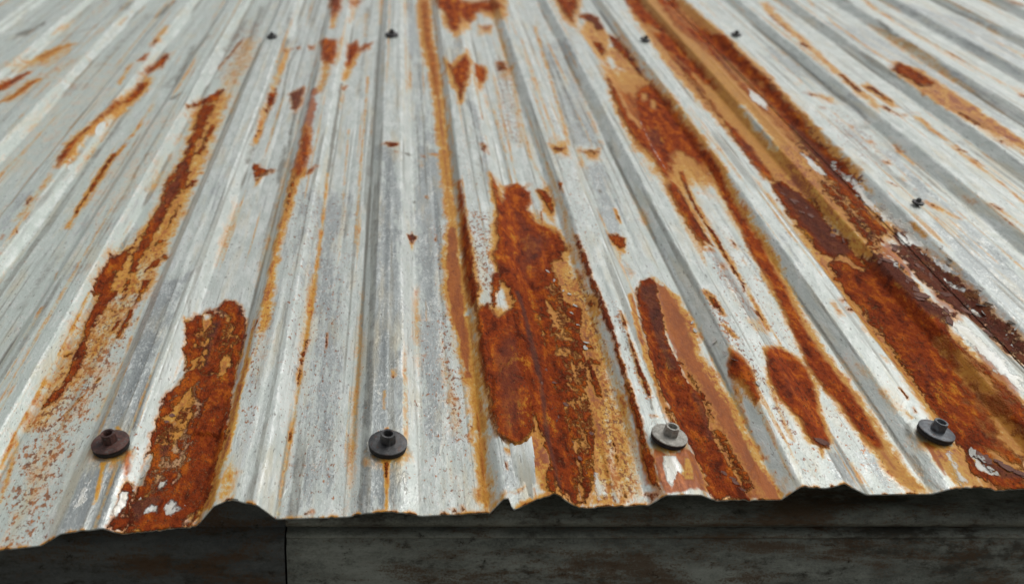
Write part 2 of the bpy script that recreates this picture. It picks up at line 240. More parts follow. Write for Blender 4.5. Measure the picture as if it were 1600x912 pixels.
# traced wear: layer, strength, softness (mm), slope compression, outline (mm, across / up the slope)
WEAR=[
('ochre',0.55,13.31,0.29,[-611.7,1509.7,-594.0,1572.1,-560.6,1694.2,-515.5,1652.5,-544.0,1601.2,-568.5,1549.6]),
('ochre',0.35,16.13,0.30,[-579.1,1396.3,-563.0,1516.7,-516.3,1581.0,-486.6,1615.6,-501.8,1479.3,-520.7,1361.9]),
('rust',0.90,5.34,0.30,[-593.9,1426.7,-588.6,1487.9,-572.1,1536.3,-564.3,1536.3,-569.4,1497.5,-578.7,1448.4]),
('ochre',0.90,6.25,0.31,[-564.6,1396.3,-557.2,1448.4,-554.1,1503.9,-538.7,1503.9,-543.6,1446.8,-552.0,1396.3]),
('rust',0.62,4.04,0.31,[-559.6,1400.4,-554.9,1448.4,-550.3,1499.1,-541.1,1497.5,-545.9,1446.8,-552.9,1401.9]),
('ochre',0.95,6.76,0.28,[-585.8,1588.9,-579.8,1648.4,-555.2,1694.2,-540.3,1694.2,-556.8,1648.4,-566.2,1590.6]),
('rust',0.55,4.52,0.28,[-579.9,1611.9,-573.5,1648.4,-553.1,1690.3,-544.5,1690.3,-563.1,1648.4,-571.7,1611.9]),
('grime_shade',0.90,4.12,0.26,[-660.6,1748.2,-656.2,1775.6,-646.0,1792.7,-619.9,1750.4,-621.2,1733.8,-644.6,1746.3]),
('grime_shade',0.90,3.37,0.26,[-643.4,1805.7,-641.1,1827.7,-614.2,1782.7,-616.5,1761.2]),
('grime_shade',0.60,4.58,0.28,[-593.0,1577.2,-592.4,1616.4,-588.6,1628.7,-588.0,1590.9]),
('grime_shade',0.50,4.04,0.27,[-666.9,1712.1,-652.9,1748.6,-644.8,1750.5,-659.0,1713.9]),
('grime_shade',0.50,7.94,0.26,[-579.0,1732.2,-511.5,1864.1,-496.4,1868.2,-564.4,1734.1]),
('grime_shade',0.35,9.62,0.27,[-479.5,1549.6,-468.6,1911.2,-444.4,1909.1,-460.7,1552.9]),
('rust',0.85,4.09,0.34,[-404.6,1122.0,-409.3,1148.3,-410.9,1182.0,-407.8,1220.7,-400.6,1278.9,-397.0,1314.1,-393.4,1359.7,-387.6,1384.4,-385.9,1411.5,-380.3,1417.5,-377.8,1394.8,-386.4,1379.0,-392.7,1325.7,-395.6,1281.7,-402.6,1222.0,-403.1,1182.0,-400.9,1148.3,-399.4,1122.0]),
('ochre',0.95,7.77,0.34,[-405.6,1124.0,-412.7,1169.2,-413.4,1224.3,-401.9,1288.8,-393.6,1346.2,-385.7,1446.6,-384.1,1507.0,-371.4,1510.2,-367.2,1454.4,-375.0,1374.2,-390.1,1305.8,-394.1,1229.7,-395.3,1173.0,-395.9,1126.5]),
('rust',0.80,4.31,0.31,[-387.1,1378.8,-385.9,1427.3,-384.3,1486.4,-373.7,1489.6,-373.5,1436.5,-379.3,1389.2]),
('dark',0.80,3.89,0.32,[-399.8,1361.9,-392.2,1391.7,-387.4,1418.4,-382.9,1429.1,-385.4,1413.0,-389.9,1376.9]),
('rust',0.85,4.47,0.29,[-390.7,1505.2,-386.9,1553.0,-379.3,1631.9,-371.0,1631.9,-369.5,1563.0,-385.3,1521.5]),
('dark',0.70,3.90,0.30,[-391.3,1503.5,-387.1,1544.6,-373.7,1554.6,-384.7,1523.1]),
('rust',0.70,3.43,0.28,[-405.9,1558.3,-403.4,1597.0,-395.8,1598.8,-396.0,1558.3]),
('rust',0.60,3.59,0.27,[-404.0,1637.4,-407.0,1691.4,-398.5,1691.4,-395.7,1637.4]),
('ochre',0.70,5.10,0.27,[-407.2,1652.5,-406.0,1765.5,-395.4,1767.4,-395.1,1654.3]),
('ochre',0.60,3.90,0.30,[-409.2,1433.4,-416.6,1544.7,-408.3,1543.0,-401.8,1433.4]),
('grime_shade',0.50,5.40,0.24,[-513.8,1864.1,-514.7,1952.3,-497.8,1952.3,-495.1,1872.3]),
('grime_shade',0.60,3.55,0.24,[-448.2,1860.0,-443.8,1983.9,-416.1,1935.0,-439.4,1862.0]),
('grime_shade',0.60,2.91,0.32,[-322.9,1373.4,-308.5,1402.5,-301.6,1404.0,-313.0,1368.9]),
('grime_shade',0.40,6.02,0.29,[-352.2,1454.4,-329.6,1739.6,-308.9,1709.5,-340.9,1454.4]),
('grime_shade',0.50,6.29,0.28,[-288.4,1502.1,-285.7,1850.0,-269.0,1862.0,-281.5,1516.7]),
('grime_shade',0.25,11.11,0.27,[-268.8,1485.0,-291.5,1922.7,-236.6,1960.5,-236.2,1483.4]),
('speck',0.70,9.34,0.28,[-281.2,1485.0,-290.9,1832.1,-237.9,1864.0,-242.8,1483.4]),
('rust',0.55,2.76,0.28,[-284.2,1549.6,-275.7,1637.3,-268.3,1724.1,-263.1,1726.0,-269.2,1635.6,-279.3,1549.6]),
('grime_shade',0.50,5.48,0.29,[-346.6,1692.4,-338.1,1454.4,-318.8,1418.6,-336.0,1692.4]),
('ochre',0.95,3.58,0.40,[-359.5,1195.7,-359.2,1136.3,-359.5,1080.1,-356.5,1026.1,-354.1,982.1,-350.0,982.1,-350.2,1026.1,-350.3,1078.9,-350.4,1137.5,-351.5,1195.7]),
('rust',0.66,2.28,0.40,[-358.2,1200.0,-357.7,1136.3,-357.2,1083.8,-355.6,1032.9,-353.5,998.0,-351.4,998.0,-352.0,1032.9,-351.6,1082.6,-352.0,1137.5,-351.8,1200.0]),
('ochre',0.80,2.80,0.36,[-350.5,1225.3,-355.0,1187.0,-348.3,1185.8,-345.6,1225.3]),
('rust',0.50,2.42,0.36,[-350.5,1232.1,-353.6,1204.4,-348.5,1203.1,-345.6,1232.1]),
('ochre',0.50,2.78,0.34,[-348.1,1382.4,-351.9,1243.6,-346.2,1243.6,-343.1,1383.9]),
('ochre',0.70,2.52,0.35,[-348.5,1303.6,-350.1,1255.2,-345.2,1255.2,-343.4,1303.6]),
('rust',0.55,2.50,0.41,[-408.1,1034.7,-406.5,1014.2,-401.4,1015.3,-403.9,1034.7]),
('ochre',0.60,2.77,0.42,[-406.4,998.7,-405.2,974.5,-401.2,974.5,-399.5,998.7]),
('rust',0.60,2.02,0.43,[-396.3,957.4,-395.7,943.7,-392.6,948.9,-394.5,959.5]),
('rust',0.50,1.83,0.44,[-405.2,927.4,-406.0,942.2,-402.7,942.2,-401.3,927.4]),
('rust',0.50,2.26,0.45,[-396.3,896.2,-395.7,907.3,-393.6,911.3,-393.4,901.1]),
('ochre',0.50,4.80,0.40,[-406.9,1108.3,-406.8,1026.1,-404.3,977.7,-396.2,977.7,-397.4,1027.2,-396.5,1108.3]),
('ochre',0.60,1.24,0.47,[-330.1,857.2,-335.3,883.4,-330.7,877.7,-322.4,843.3]),
('grime_shade',0.60,4.07,0.39,[-288.4,1069.9,-287.0,1103.2,-280.4,1112.7,-283.9,1080.3]),
('ochre',0.50,5.22,0.39,[-288.0,1067.4,-287.9,1122.9,-280.7,1136.3,-280.8,1078.9]),
('grime_shade',0.35,3.67,0.42,[-306.5,1098.6,-308.3,1000.9,-309.4,855.2,-302.1,855.2,-301.5,1000.9,-299.5,1099.8]),
('ochre',0.40,1.90,0.51,[-321.6,794.3,-320.7,760.9,-322.7,742.2,-318.4,739.8,-316.3,760.9,-317.8,793.4]),
('grime_shade',0.40,5.50,0.48,[-350.7,801.8,-348.1,924.9,-337.8,924.9,-339.1,801.8]),
('ochre',0.80,8.71,0.40,[-286.1,1353.1,-261.3,1448.4,-242.1,1424.8,-240.7,1342.1,-238.6,1220.8,-235.4,1116.6,-235.3,1026.1,-234.9,924.9,-233.3,850.0,-238.8,825.4,-287.3,831.9,-289.0,911.6,-276.5,945.8,-270.2,1025.0,-272.7,1115.4,-271.5,1215.0]),
('ochre',0.40,9.24,0.29,[-266.7,1732.2,-271.9,1549.6,-264.8,1423.3,-237.5,1424.8,-231.3,1542.9,-234.2,1734.1]),
('rust',0.90,4.40,0.32,[-290.4,1350.6,-282.3,1396.3,-264.8,1446.8,-255.5,1446.8,-258.5,1394.8,-281.2,1374.2]),
('rust',0.95,5.26,0.40,[-276.4,1382.4,-273.0,1316.2,-269.4,1238.9,-265.1,1176.0,-269.7,1151.1,-271.1,1100.1,-268.1,1059.7,-266.9,1012.7,-268.3,974.2,-266.6,939.4,-266.9,914.9,-262.3,875.8,-257.9,877.7,-259.2,914.9,-256.4,940.4,-256.4,975.3,-254.4,1012.7,-252.5,1060.9,-247.6,1101.3,-252.8,1151.1,-254.4,1177.3,-257.7,1237.6,-259.2,1316.2,-256.3,1380.9]),
('rust',0.85,4.93,0.39,[-242.2,1112.7,-247.7,1093.7,-259.6,1078.9,-245.0,1078.9,-238.8,1093.7,-236.2,1112.7]),
('rust',0.70,3.56,0.36,[-251.1,1303.6,-251.9,1242.2,-252.8,1186.6,-245.2,1187.9,-245.3,1242.2,-244.3,1303.6]),
('dark',0.50,5.85,0.40,[-268.5,1177.3,-269.6,1081.4,-268.3,993.2,-259.0,994.3,-250.8,1082.6,-257.5,1177.3]),
('rust',0.95,3.40,0.46,[-273.0,956.3,-273.8,934.0,-280.5,921.1,-287.9,907.0,-287.4,881.5,-287.7,851.9,-287.3,831.9,-272.7,842.5,-272.8,867.9,-271.7,889.1,-271.8,916.8]),
('rust',0.80,3.56,0.44,[-250.7,954.3,-251.5,939.4,-242.4,939.4,-240.1,954.3]),
('rust',0.85,3.42,0.46,[-236.0,920.6,-244.0,906.5,-248.1,890.1,-249.8,881.1,-245.1,882.0,-240.6,890.1,-233.8,906.5,-227.1,910.8]),
('rust',0.60,2.21,0.43,[-251.4,977.3,-250.2,990.0,-245.4,990.0,-247.3,977.3]),
('rust',0.60,3.00,0.42,[-247.0,1043.3,-248.2,1009.4,-248.6,980.5,-243.2,980.5,-241.3,1009.4,-241.3,1043.3]),
('rust',0.75,3.00,0.47,[-265.3,910.7,-262.9,875.8,-260.9,842.5,-255.8,843.4,-257.3,877.7,-259.2,911.7]),
('ochre',0.52,9.63,0.55,[-287.6,833.5,-240.2,842.5,-238.2,801.8,-241.7,757.7,-248.0,717.0,-251.1,688.6,-259.4,662.5,-266.0,617.9,-284.2,615.9,-286.9,673.0,-288.2,748.7]),
('ochre',0.35,12.75,0.62,[-270.5,617.2,-250.5,726.9,-238.0,790.4,-232.7,697.9,-243.1,604.8,-245.0,534.6,-252.1,503.7,-260.4,503.7,-271.1,561.3]),
('rust',0.85,3.94,0.53,[-280.5,842.5,-280.7,815.8,-280.5,795.0,-279.3,773.8,-275.8,752.4,-273.7,734.9,-273.5,711.2,-272.6,693.2,-272.5,679.5,-274.0,663.6,-270.4,663.6,-268.2,680.2,-265.6,694.0,-264.0,711.2,-266.1,734.9,-268.0,752.4,-270.0,773.0,-269.0,795.0,-267.8,815.8,-264.8,842.5]),
('rust',0.70,2.99,0.53,[-267.8,757.7,-259.5,751.4,-254.0,751.4,-260.0,757.7]),
('rust',0.62,2.53,0.54,[-283.8,725.3,-283.7,730.1,-279.7,736.9,-276.4,736.9,-275.3,730.9,-281.2,726.9]),
('rust',0.66,1.98,0.51,[-252.3,788.2,-253.7,768.4,-250.4,768.4,-247.8,788.2]),
('rust',0.62,2.62,0.50,[-269.0,813.5,-260.9,801.8,-255.1,801.8,-264.3,813.5]),
('rust',0.60,3.39,0.58,[-276.4,677.7,-278.8,667.0,-281.6,653.2,-283.8,645.1,-280.5,646.4,-275.6,653.2,-270.7,667.0,-267.4,678.4]),
('rust',0.60,2.08,0.49,[-256.7,838.5,-260.7,823.0,-256.3,823.9,-252.9,837.6]),
('rust',0.62,1.69,0.56,[-245.7,697.9,-246.7,688.6,-243.1,688.6,-242.6,697.9]),
('rust',0.55,1.33,0.59,[-252.9,670.6,-257.2,653.9,-263.0,636.5,-260.8,637.2,-254.4,653.2,-249.9,670.6]),
('speck',0.95,11.79,0.59,[-286.0,844.6,-236.0,862.8,-233.7,747.2,-236.7,653.2,-238.8,589.8,-231.0,503.1,-258.7,498.3,-275.5,547.7,-283.3,612.5,-284.0,695.7]),
('speck',0.50,10.96,0.64,[-288.4,646.2,-245.9,688.6,-230.1,559.5,-227.9,507.5,-260.4,503.7]),
('ochre',0.85,1.33,0.56,[-288.5,831.7,-286.9,760.9,-286.6,701.3,-286.7,648.3,-287.0,614.9,-286.0,576.4,-284.3,577.6,-285.6,616.9,-285.1,650.4,-285.2,704.3,-284.8,764.2,-286.7,835.3]),
('grime_shade',0.70,0.89,0.57,[-288.8,831.7,-286.4,702.1,-286.8,614.9,-285.3,575.7,-284.6,576.9,-285.5,616.3,-285.4,703.6,-287.3,834.4]),
('ochre',0.45,1.43,0.54,[-238.0,835.1,-233.3,717.0,-233.6,636.5,-230.7,635.1,-229.7,713.9,-234.4,835.1]),
('grime_shade',0.30,4.28,0.65,[-246.2,612.5,-243.1,554.5,-236.4,509.7,-229.0,508.0,-232.4,554.5,-236.7,612.5]),
('ochre',0.60,2.28,0.64,[-285.7,613.9,-280.3,575.3,-275.4,541.1,-271.0,541.1,-275.8,575.3,-282.4,617.2]),
('rust',0.60,2.24,0.70,[-260.2,500.7,-260.9,496.6,-255.1,496.6,-254.4,500.7]),
('rust',0.55,2.24,0.70,[-247.9,502.5,-245.5,498.9,-240.8,499.5,-243.8,502.5]),
('gray',0.80,8.87,0.55,[-228.1,856.3,-206.3,841.5,-196.9,624.9,-188.8,607.3,-222.8,603.3,-227.0,720.6]),
('gray',0.70,5.36,0.65,[-223.4,596.4,-197.1,594.4,-193.2,512.7,-223.5,508.4]),
('ochre',0.80,1.57,0.60,[-212.2,618.5,-209.3,611.5,-206.2,612.2,-209.1,617.8]),
('ochre',0.80,1.01,0.65,[-211.3,578.2,-208.3,561.9,-206.8,542.2,-206.7,532.4,-205.6,533.0,-205.3,542.8,-206.5,561.9,-207.9,577.6]),
('pale',0.60,4.52,0.66,[-221.1,546.1,-216.6,562.6,-209.2,551.7,-212.3,529.8,-219.9,526.6]),
('pink',0.70,2.98,0.64,[-199.0,594.4,-192.2,588.1,-188.7,567.5,-190.3,553.1,-195.9,569.6]),
('rust',0.70,2.36,0.67,[-193.1,556.8,-190.9,565.5,-184.1,557.3,-183.2,541.1,-177.1,514.5,-192.5,511.4,-191.1,529.5]),
('pale',0.90,2.23,0.67,[-191.6,549.9,-186.9,550.7,-185.5,536.7,-189.0,523.6,-192.0,524.4,-191.5,538.5]),
('speck',0.60,4.50,0.62,[-201.7,624.9,-191.0,629.0,-181.5,561.3,-188.4,564.0]),
('rust',1.00,3.62,0.58,[-161.9,826.3,-153.3,823.9,-141.2,804.1,-135.9,781.5,-134.8,752.4,-134.7,726.9,-134.1,696.4,-132.9,667.0,-127.8,607.9,-130.2,594.6,-130.4,566.2,-129.6,542.6,-135.5,533.3,-136.2,520.0,-158.8,515.7,-182.1,510.9,-183.4,534.6,-182.7,556.4,-182.9,571.8,-184.6,603.5,-183.9,615.9,-185.4,646.9,-185.2,665.9,-180.4,683.9,-175.0,696.8,-177.4,721.7,-183.2,736.1,-185.0,758.9,-187.1,771.8,-183.0,797.8,-174.7,806.5,-168.1,805.3]),
('dark',0.90,2.82,0.50,[-170.6,806.5,-168.7,820.3,-163.7,826.3,-155.4,826.3,-162.8,820.3,-166.1,807.3]),
('dark',0.80,1.69,0.52,[-151.1,816.7,-139.9,790.4,-136.5,763.0,-135.5,726.9,-132.1,723.0,-133.2,759.7,-136.5,790.4,-146.2,815.8]),
('dark',0.70,3.51,0.53,[-167.1,784.8,-168.3,757.7,-166.2,731.9,-165.6,712.2,-160.3,712.2,-158.6,731.9,-159.4,757.7,-160.4,785.7]),
('pink',0.60,4.35,0.52,[-186.4,773.4,-173.8,777.1,-165.2,752.4,-172.3,742.0,-183.5,756.0]),
('ochre',1.00,4.09,0.53,[-189.4,779.4,-142.0,801.8,-132.5,723.8,-145.7,693.2,-169.9,697.9]),
('subrust',0.85,2.91,0.51,[-178.9,797.2,-171.0,801.8,-167.2,781.5,-171.4,769.4,-175.3,779.3]),
('subrust',0.80,2.92,0.51,[-159.0,802.7,-149.8,791.3,-149.1,777.9,-154.2,782.3]),
('subrust',0.80,3.62,0.55,[-151.1,724.9,-148.1,733.9,-139.5,726.9,-137.3,715.1,-143.0,699.8,-149.3,693.0,-152.6,707.4]),
('subrust',0.70,2.71,0.55,[-174.9,719.7,-168.3,724.9,-169.5,707.4,-172.8,705.5]),
('subrust',0.80,2.54,0.58,[-183.3,640.6,-177.6,651.5,-167.5,683.9,-164.5,675.7,-166.9,658.4,-172.4,634.8,-180.1,633.9]),
('subrust',0.70,2.47,0.60,[-169.9,617.2,-162.0,653.2,-158.7,645.5,-162.8,617.2,-167.5,609.4]),
('ochre',0.80,2.92,0.60,[-185.6,642.7,-165.3,689.3,-157.2,637.2,-167.5,604.8,-178.7,590.4]),
('subrust',0.95,1.94,0.64,[-184.8,602.0,-178.6,594.1,-179.2,579.5,-180.6,561.3,-184.6,559.3,-187.6,566.0,-184.1,577.6]),
('dark',0.60,2.26,0.62,[-179.7,613.2,-169.0,612.5,-169.1,593.5,-173.3,586.8]),
('pale',0.90,2.21,0.67,[-172.3,531.4,-169.8,539.8,-163.0,541.1,-163.5,530.8]),
('pale',0.65,2.21,0.67,[-161.2,540.4,-156.6,548.3,-146.5,536.5,-150.1,532.6,-153.5,527.5,-158.5,531.4]),
('pink',0.90,2.83,0.67,[-171.1,554.5,-155.1,551.7,-143.2,535.2,-152.2,525.6,-168.4,531.4]),
('pale',0.80,2.28,0.65,[-169.2,566.8,-163.8,566.8,-163.6,561.3,-166.8,551.1,-170.0,557.9]),
('dark',0.80,2.09,0.67,[-183.6,541.1,-176.3,547.7,-166.0,551.1,-162.4,544.4,-172.7,531.4,-174.9,521.9]),
('ochre',0.90,2.64,0.66,[-183.5,554.5,-173.2,555.8,-175.9,539.8,-181.9,535.2]),
('ochre',1.00,2.89,0.61,[-127.3,716.0,-129.7,671.5,-129.2,609.3,-132.4,572.2,-138.9,535.2,-124.6,522.6,-123.7,561.7,-121.8,602.7,-123.2,663.5,-123.1,709.7]),
('pink',0.50,1.82,0.59,[-130.9,691.9,-130.6,638.6,-130.0,598.3,-125.7,593.1,-125.3,631.6,-125.9,684.4]),
('ochre',0.70,5.39,0.65,[-123.6,529.7,-118.0,532.2,-113.4,536.1,-113.5,561.7,-119.1,575.9,-123.8,565.2]),
('ochre',0.60,1.52,0.54,[-130.2,782.0,-129.5,719.1,-126.6,650.5,-122.8,646.2,-125.2,712.9,-126.4,776.0]),
('ochre',0.50,3.24,0.67,[-146.1,527.5,-129.6,547.9,-129.6,522.0,-135.9,520.6]),
('subrust',0.60,2.18,0.68,[-146.7,525.6,-138.5,535.2,-135.8,520.0,-145.1,517.5]),
('grime_shade',0.50,1.46,0.50,[-191.6,811.2,-189.1,780.3,-186.5,783.7,-189.9,813.9]),
('ochre',0.40,0.87,0.56,[-183.5,745.6,-184.3,682.6,-186.5,662.6,-184.9,664.0,-183.2,684.0,-182.3,747.2]),
('grime_shade',0.60,4.43,0.32,[-195.5,1691.4,-189.7,1462.7,-187.0,1305.0,-187.7,1145.3,-181.8,1156.5,-178.2,1316.2,-179.0,1483.4,-184.4,1726.6]),
('ochre',0.60,4.41,0.31,[-187.0,1612.4,-189.0,1464.3,-186.8,1332.0,-179.4,1342.1,-180.0,1483.4,-178.1,1624.6]),
('rust',0.70,3.50,0.28,[-188.8,1642.1,-189.2,1625.5,-181.2,1646.7,-176.4,1661.7]),
('rust',0.60,2.90,0.28,[-170.5,1678.7,-168.7,1663.5,-163.4,1663.5,-164.2,1678.7]),
('rust',0.62,3.53,0.28,[-152.7,1680.8,-148.3,1657.9,-138.8,1657.9,-140.0,1680.8]),
('rust',0.75,4.40,0.32,[-159.4,1426.4,-150.8,1454.4,-140.1,1461.9,-137.4,1394.8,-141.6,1340.6,-149.7,1361.9]),
('dark',0.80,3.91,0.32,[-159.4,1426.4,-150.8,1454.4,-140.1,1461.9,-137.4,1394.8,-141.6,1340.6,-149.7,1361.9]),
('grime_shade',0.70,2.52,0.35,[-146.6,1347.3,-145.3,1291.2,-141.4,1198.7,-137.3,1197.4,-141.1,1291.2,-139.5,1345.9]),
('rust',0.80,4.41,0.32,[-187.8,1403.9,-181.2,1449.8,-175.5,1396.3,-183.5,1348.3]),
('ochre',0.70,4.26,0.34,[-189.8,1375.4,-186.5,1280.2,-186.2,1217.4,-180.7,1224.0,-179.7,1291.2,-181.7,1394.8]),
('rust',0.60,2.29,0.35,[-186.7,1268.1,-186.4,1242.1,-183.5,1250.2,-182.9,1276.3]),
('grime_shade',0.55,1.77,0.31,[-167.1,1694.2,-176.3,1583.7,-169.2,1396.3,-167.0,1253.9,-163.9,1255.2,-165.6,1396.3,-172.2,1583.7,-163.9,1694.2]),
('rust',0.85,3.88,0.38,[-177.5,1159.3,-167.4,1152.4,-150.7,1140.2,-161.5,1128.3,-165.5,1111.6,-171.2,1120.5]),
('ochre',0.60,2.60,0.39,[-169.2,1116.6,-169.2,1087.0,-164.8,1087.0,-163.0,1115.4]),
('grime_shade',0.55,3.86,0.38,[-147.7,1225.3,-147.4,1152.4,-143.0,1096.3,-137.0,1096.3,-137.9,1151.1,-139.4,1224.0]),
('rust',0.85,6.71,0.24,[-136.8,2036.6,-131.6,1931.7,-120.5,1827.2,-113.7,1827.2,-108.4,1902.4,-111.5,1988.6]),
('dark',0.60,6.05,0.24,[-133.2,1999.2,-127.8,1909.3,-110.2,1892.7,-111.4,1962.6]),
('ochre',0.80,5.19,0.25,[-125.2,1868.2,-119.5,1752.7,-112.9,1752.7,-111.1,1864.1]),
('rust',0.72,4.65,0.28,[-129.5,1686.2,-102.7,1683.5,-100.7,1607.8,-101.2,1544.7,-116.9,1544.7]),
('pink',0.80,5.04,0.28,[-129.9,1691.9,-120.3,1551.5,-100.6,1551.5,-103.1,1671.7]),
('ochre',0.60,6.27,0.30,[-121.0,1561.8,-119.2,1450.0,-120.4,1404.0,-109.5,1402.5,-106.0,1448.4,-103.2,1561.8]),
('rust',0.85,4.67,0.28,[-87.2,1689.3,-72.4,1717.9,-66.7,1676.9,-45.2,1708.1,-49.7,1676.9,-71.5,1635.4,-78.7,1563.0,-83.8,1566.5]),
('ochre',0.85,5.33,0.29,[-79.2,1648.4,-84.5,1561.4,-86.0,1491.0,-80.7,1499.1,-72.8,1566.4,-64.6,1648.4]),
('dark',0.60,4.20,0.28,[-86.4,1669.7,-75.2,1678.7,-49.7,1676.9,-76.3,1678.7]),
('rust',0.80,6.84,0.24,[-95.1,1978.1,-91.8,1926.9,-81.3,1960.5,-69.9,2025.9]),
('ochre',0.50,5.30,0.25,[-90.8,1931.1,-90.4,1811.6,-84.7,1835.3,-77.6,1958.4]),
('grime_shade',0.45,4.42,0.28,[-66.7,1960.5,-62.0,1732.2,-63.3,1549.6,-63.5,1424.8,-56.1,1424.8,-55.4,1551.2,-53.4,1734.1,-54.5,1958.4]),
('ochre',0.40,4.54,0.26,[-67.6,1909.1,-64.2,1732.2,-55.6,1734.1,-58.1,1909.1]),
('rust',0.62,3.19,0.31,[-86.4,1460.1,-85.5,1442.2,-80.2,1446.8,-77.5,1469.5]),
('grime_shade',0.70,1.70,0.47,[-88.6,1467.5,-88.0,1354.1,-88.2,1230.2,-87.3,1163.0,-86.4,1070.8,-83.8,958.8,-84.0,914.8,-84.7,848.2,-83.6,767.5,-84.3,715.5,-82.2,653.2,-82.4,605.5,-83.1,530.8,-81.8,530.8,-81.0,605.5,-80.3,653.9,-80.8,717.0,-79.1,767.5,-80.0,850.0,-81.6,916.8,-81.3,960.9,-83.9,1076.6,-82.6,1173.1,-83.3,1242.2,-83.5,1365.8,-83.7,1481.8]),
('ochre',0.60,2.04,0.54,[-87.7,1126.5,-84.4,973.2,-84.2,861.8,-84.0,766.7,-84.8,724.5,-83.8,670.6,-83.7,611.9,-83.7,567.6,-83.8,530.2,-81.8,530.8,-81.7,568.8,-80.1,613.2,-79.8,671.3,-79.7,726.9,-78.5,767.5,-78.8,862.8,-80.0,976.3,-83.8,1135.0]),
('rust',0.55,1.79,0.54,[-81.7,757.7,-84.4,725.3,-83.4,688.6,-81.3,688.6,-80.3,726.9,-77.2,757.7]),
('rust',0.50,1.20,0.61,[-83.1,628.4,-83.5,611.9,-81.3,613.2,-80.8,629.0]),
('pink',0.70,5.27,0.36,[-128.2,1432.6,-128.8,1336.4,-128.4,1259.9,-127.5,1176.9,-126.1,1111.9,-127.5,1078.7,-117.9,1070.5,-113.8,1108.3,-108.0,1169.2,-110.7,1247.5,-111.8,1320.5,-116.0,1418.6]),
('rust',0.65,5.06,0.37,[-123.5,1186.4,-126.0,1152.1,-126.6,1117.1,-117.1,1112.2,-108.7,1148.3,-107.8,1186.4]),
('rust',0.60,3.06,0.38,[-101.4,1132.0,-110.1,1108.3,-111.0,1100.5,-106.5,1100.5,-102.7,1108.3,-95.4,1132.0]),
('ochre',0.95,4.86,0.45,[-126.4,1123.0,-128.2,1070.7,-126.9,1007.5,-126.9,951.9,-126.0,899.1,-124.8,844.3,-123.7,795.2,-120.6,750.2,-115.2,751.1,-113.3,794.3,-116.1,842.4,-119.2,895.2,-118.9,945.7,-116.5,1000.9,-115.6,1061.4,-106.4,1118.1]),
('rust',0.55,2.88,0.40,[-126.0,1102.2,-123.8,1034.7,-123.0,976.6,-120.3,976.6,-119.6,1034.7,-115.2,1098.6]),
('gray',0.80,3.40,0.38,[-128.6,1154.2,-115.6,1148.3,-110.3,1120.0,-122.0,1116.1]),
('rust',0.50,2.29,0.35,[-119.7,1247.5,-116.1,1217.5,-112.1,1217.5,-114.8,1247.5]),
('speck',0.75,4.94,0.57,[-129.1,780.3,-122.0,654.8,-115.8,591.2,-106.4,590.5,-111.0,654.0,-113.1,771.8]),
('rust',0.50,0.99,0.51,[-126.0,775.2,-127.3,756.0,-125.1,752.7,-123.2,771.8]),
('speck',0.60,6.38,0.50,[-128.0,849.8,-120.8,729.6,-109.9,728.8,-112.5,842.4]),
('ochre',0.35,6.25,0.51,[-129.1,832.6,-121.0,709.7,-110.3,709.0,-113.4,822.7]),
('ochre',0.40,0.97,0.45,[-61.3,954.3,-62.1,917.8,-63.4,895.9,-61.5,895.9,-60.1,917.8,-59.4,955.3]),
('rust',0.50,0.97,0.53,[-65.2,769.2,-63.7,742.0,-62.1,742.0,-62.9,769.2]),
('speck',0.50,9.70,0.54,[-100.1,794.3,-92.9,640.6,-59.9,653.9,-67.4,813.5]),
('pink',0.20,8.89,0.49,[-67.4,862.8,-68.8,790.4,-51.6,790.4,-49.0,862.8]),
('gray',0.60,13.06,0.54,[-96.3,1052.4,-47.5,1077.8,-41.9,791.3,-34.7,535.2,-75.9,534.6,-80.3,688.6]),
('gray',0.90,8.04,0.52,[-29.6,1207.7,-0.8,1190.7,0.6,898.1,2.7,715.2,3.3,606.6,6.5,532.9,-28.1,533.5,-25.0,679.8,-25.3,873.9]),
('gray',0.80,10.03,0.49,[20.5,1243.6,51.7,1197.4,43.0,916.8,36.5,769.2,35.4,604.8,17.8,621.0,15.8,814.4]),
('gray',0.50,10.19,0.30,[3.7,1973.3,43.5,2012.1,44.5,1220.8,12.1,1214.3]),
('rust',0.50,3.04,0.36,[-22.3,1201.7,-15.4,1192.9,-11.5,1192.9,-14.3,1201.7]),
('ochre',0.40,4.09,0.36,[-20.8,1208.4,-18.1,1186.4,-11.8,1186.4,-9.6,1208.4]),
('rust',0.50,1.63,0.36,[-21.5,1206.2,-4.0,1204.0,-0.8,1204.0,-18.3,1206.2]),
('ochre',0.70,1.33,0.60,[-11.5,618.7,-11.3,621.9,-8.9,621.9,-8.6,618.7]),
('ochre',0.50,1.39,0.58,[-14.1,669.3,-13.5,644.1,-11.1,644.1,-11.1,668.6]),
('ochre',0.50,1.84,0.55,[-7.8,697.1,-6.7,686.7,-3.6,687.4,-3.6,697.9]),
('rust',0.45,1.18,0.56,[-7.5,691.3,-6.7,686.7,-4.6,687.4,-4.9,691.3]),
('pink',0.35,2.42,0.54,[-16.1,728.5,-14.1,700.0,-9.9,700.0,-10.7,727.7]),
('pale',0.70,2.61,0.57,[-19.7,669.3,-15.7,671.1,-13.5,662.3,-17.5,662.3]),
('pale',0.80,2.39,0.62,[-24.0,606.6,-21.4,613.0,-19.9,590.0,-16.1,583.3,-20.6,581.8,-23.1,590.0]),
('pale',0.60,2.30,0.65,[1.8,573.9,5.5,575.8,4.9,551.5,1.8,550.9]),
('pale',0.60,2.97,0.67,[-23.2,544.8,-18.7,538.8,-10.9,536.9,-11.7,533.7,-22.1,535.6]),
('rust',0.85,2.99,0.44,[8.6,952.1,12.7,967.0,18.0,960.9,15.2,951.8,12.5,941.3,9.9,945.1]),
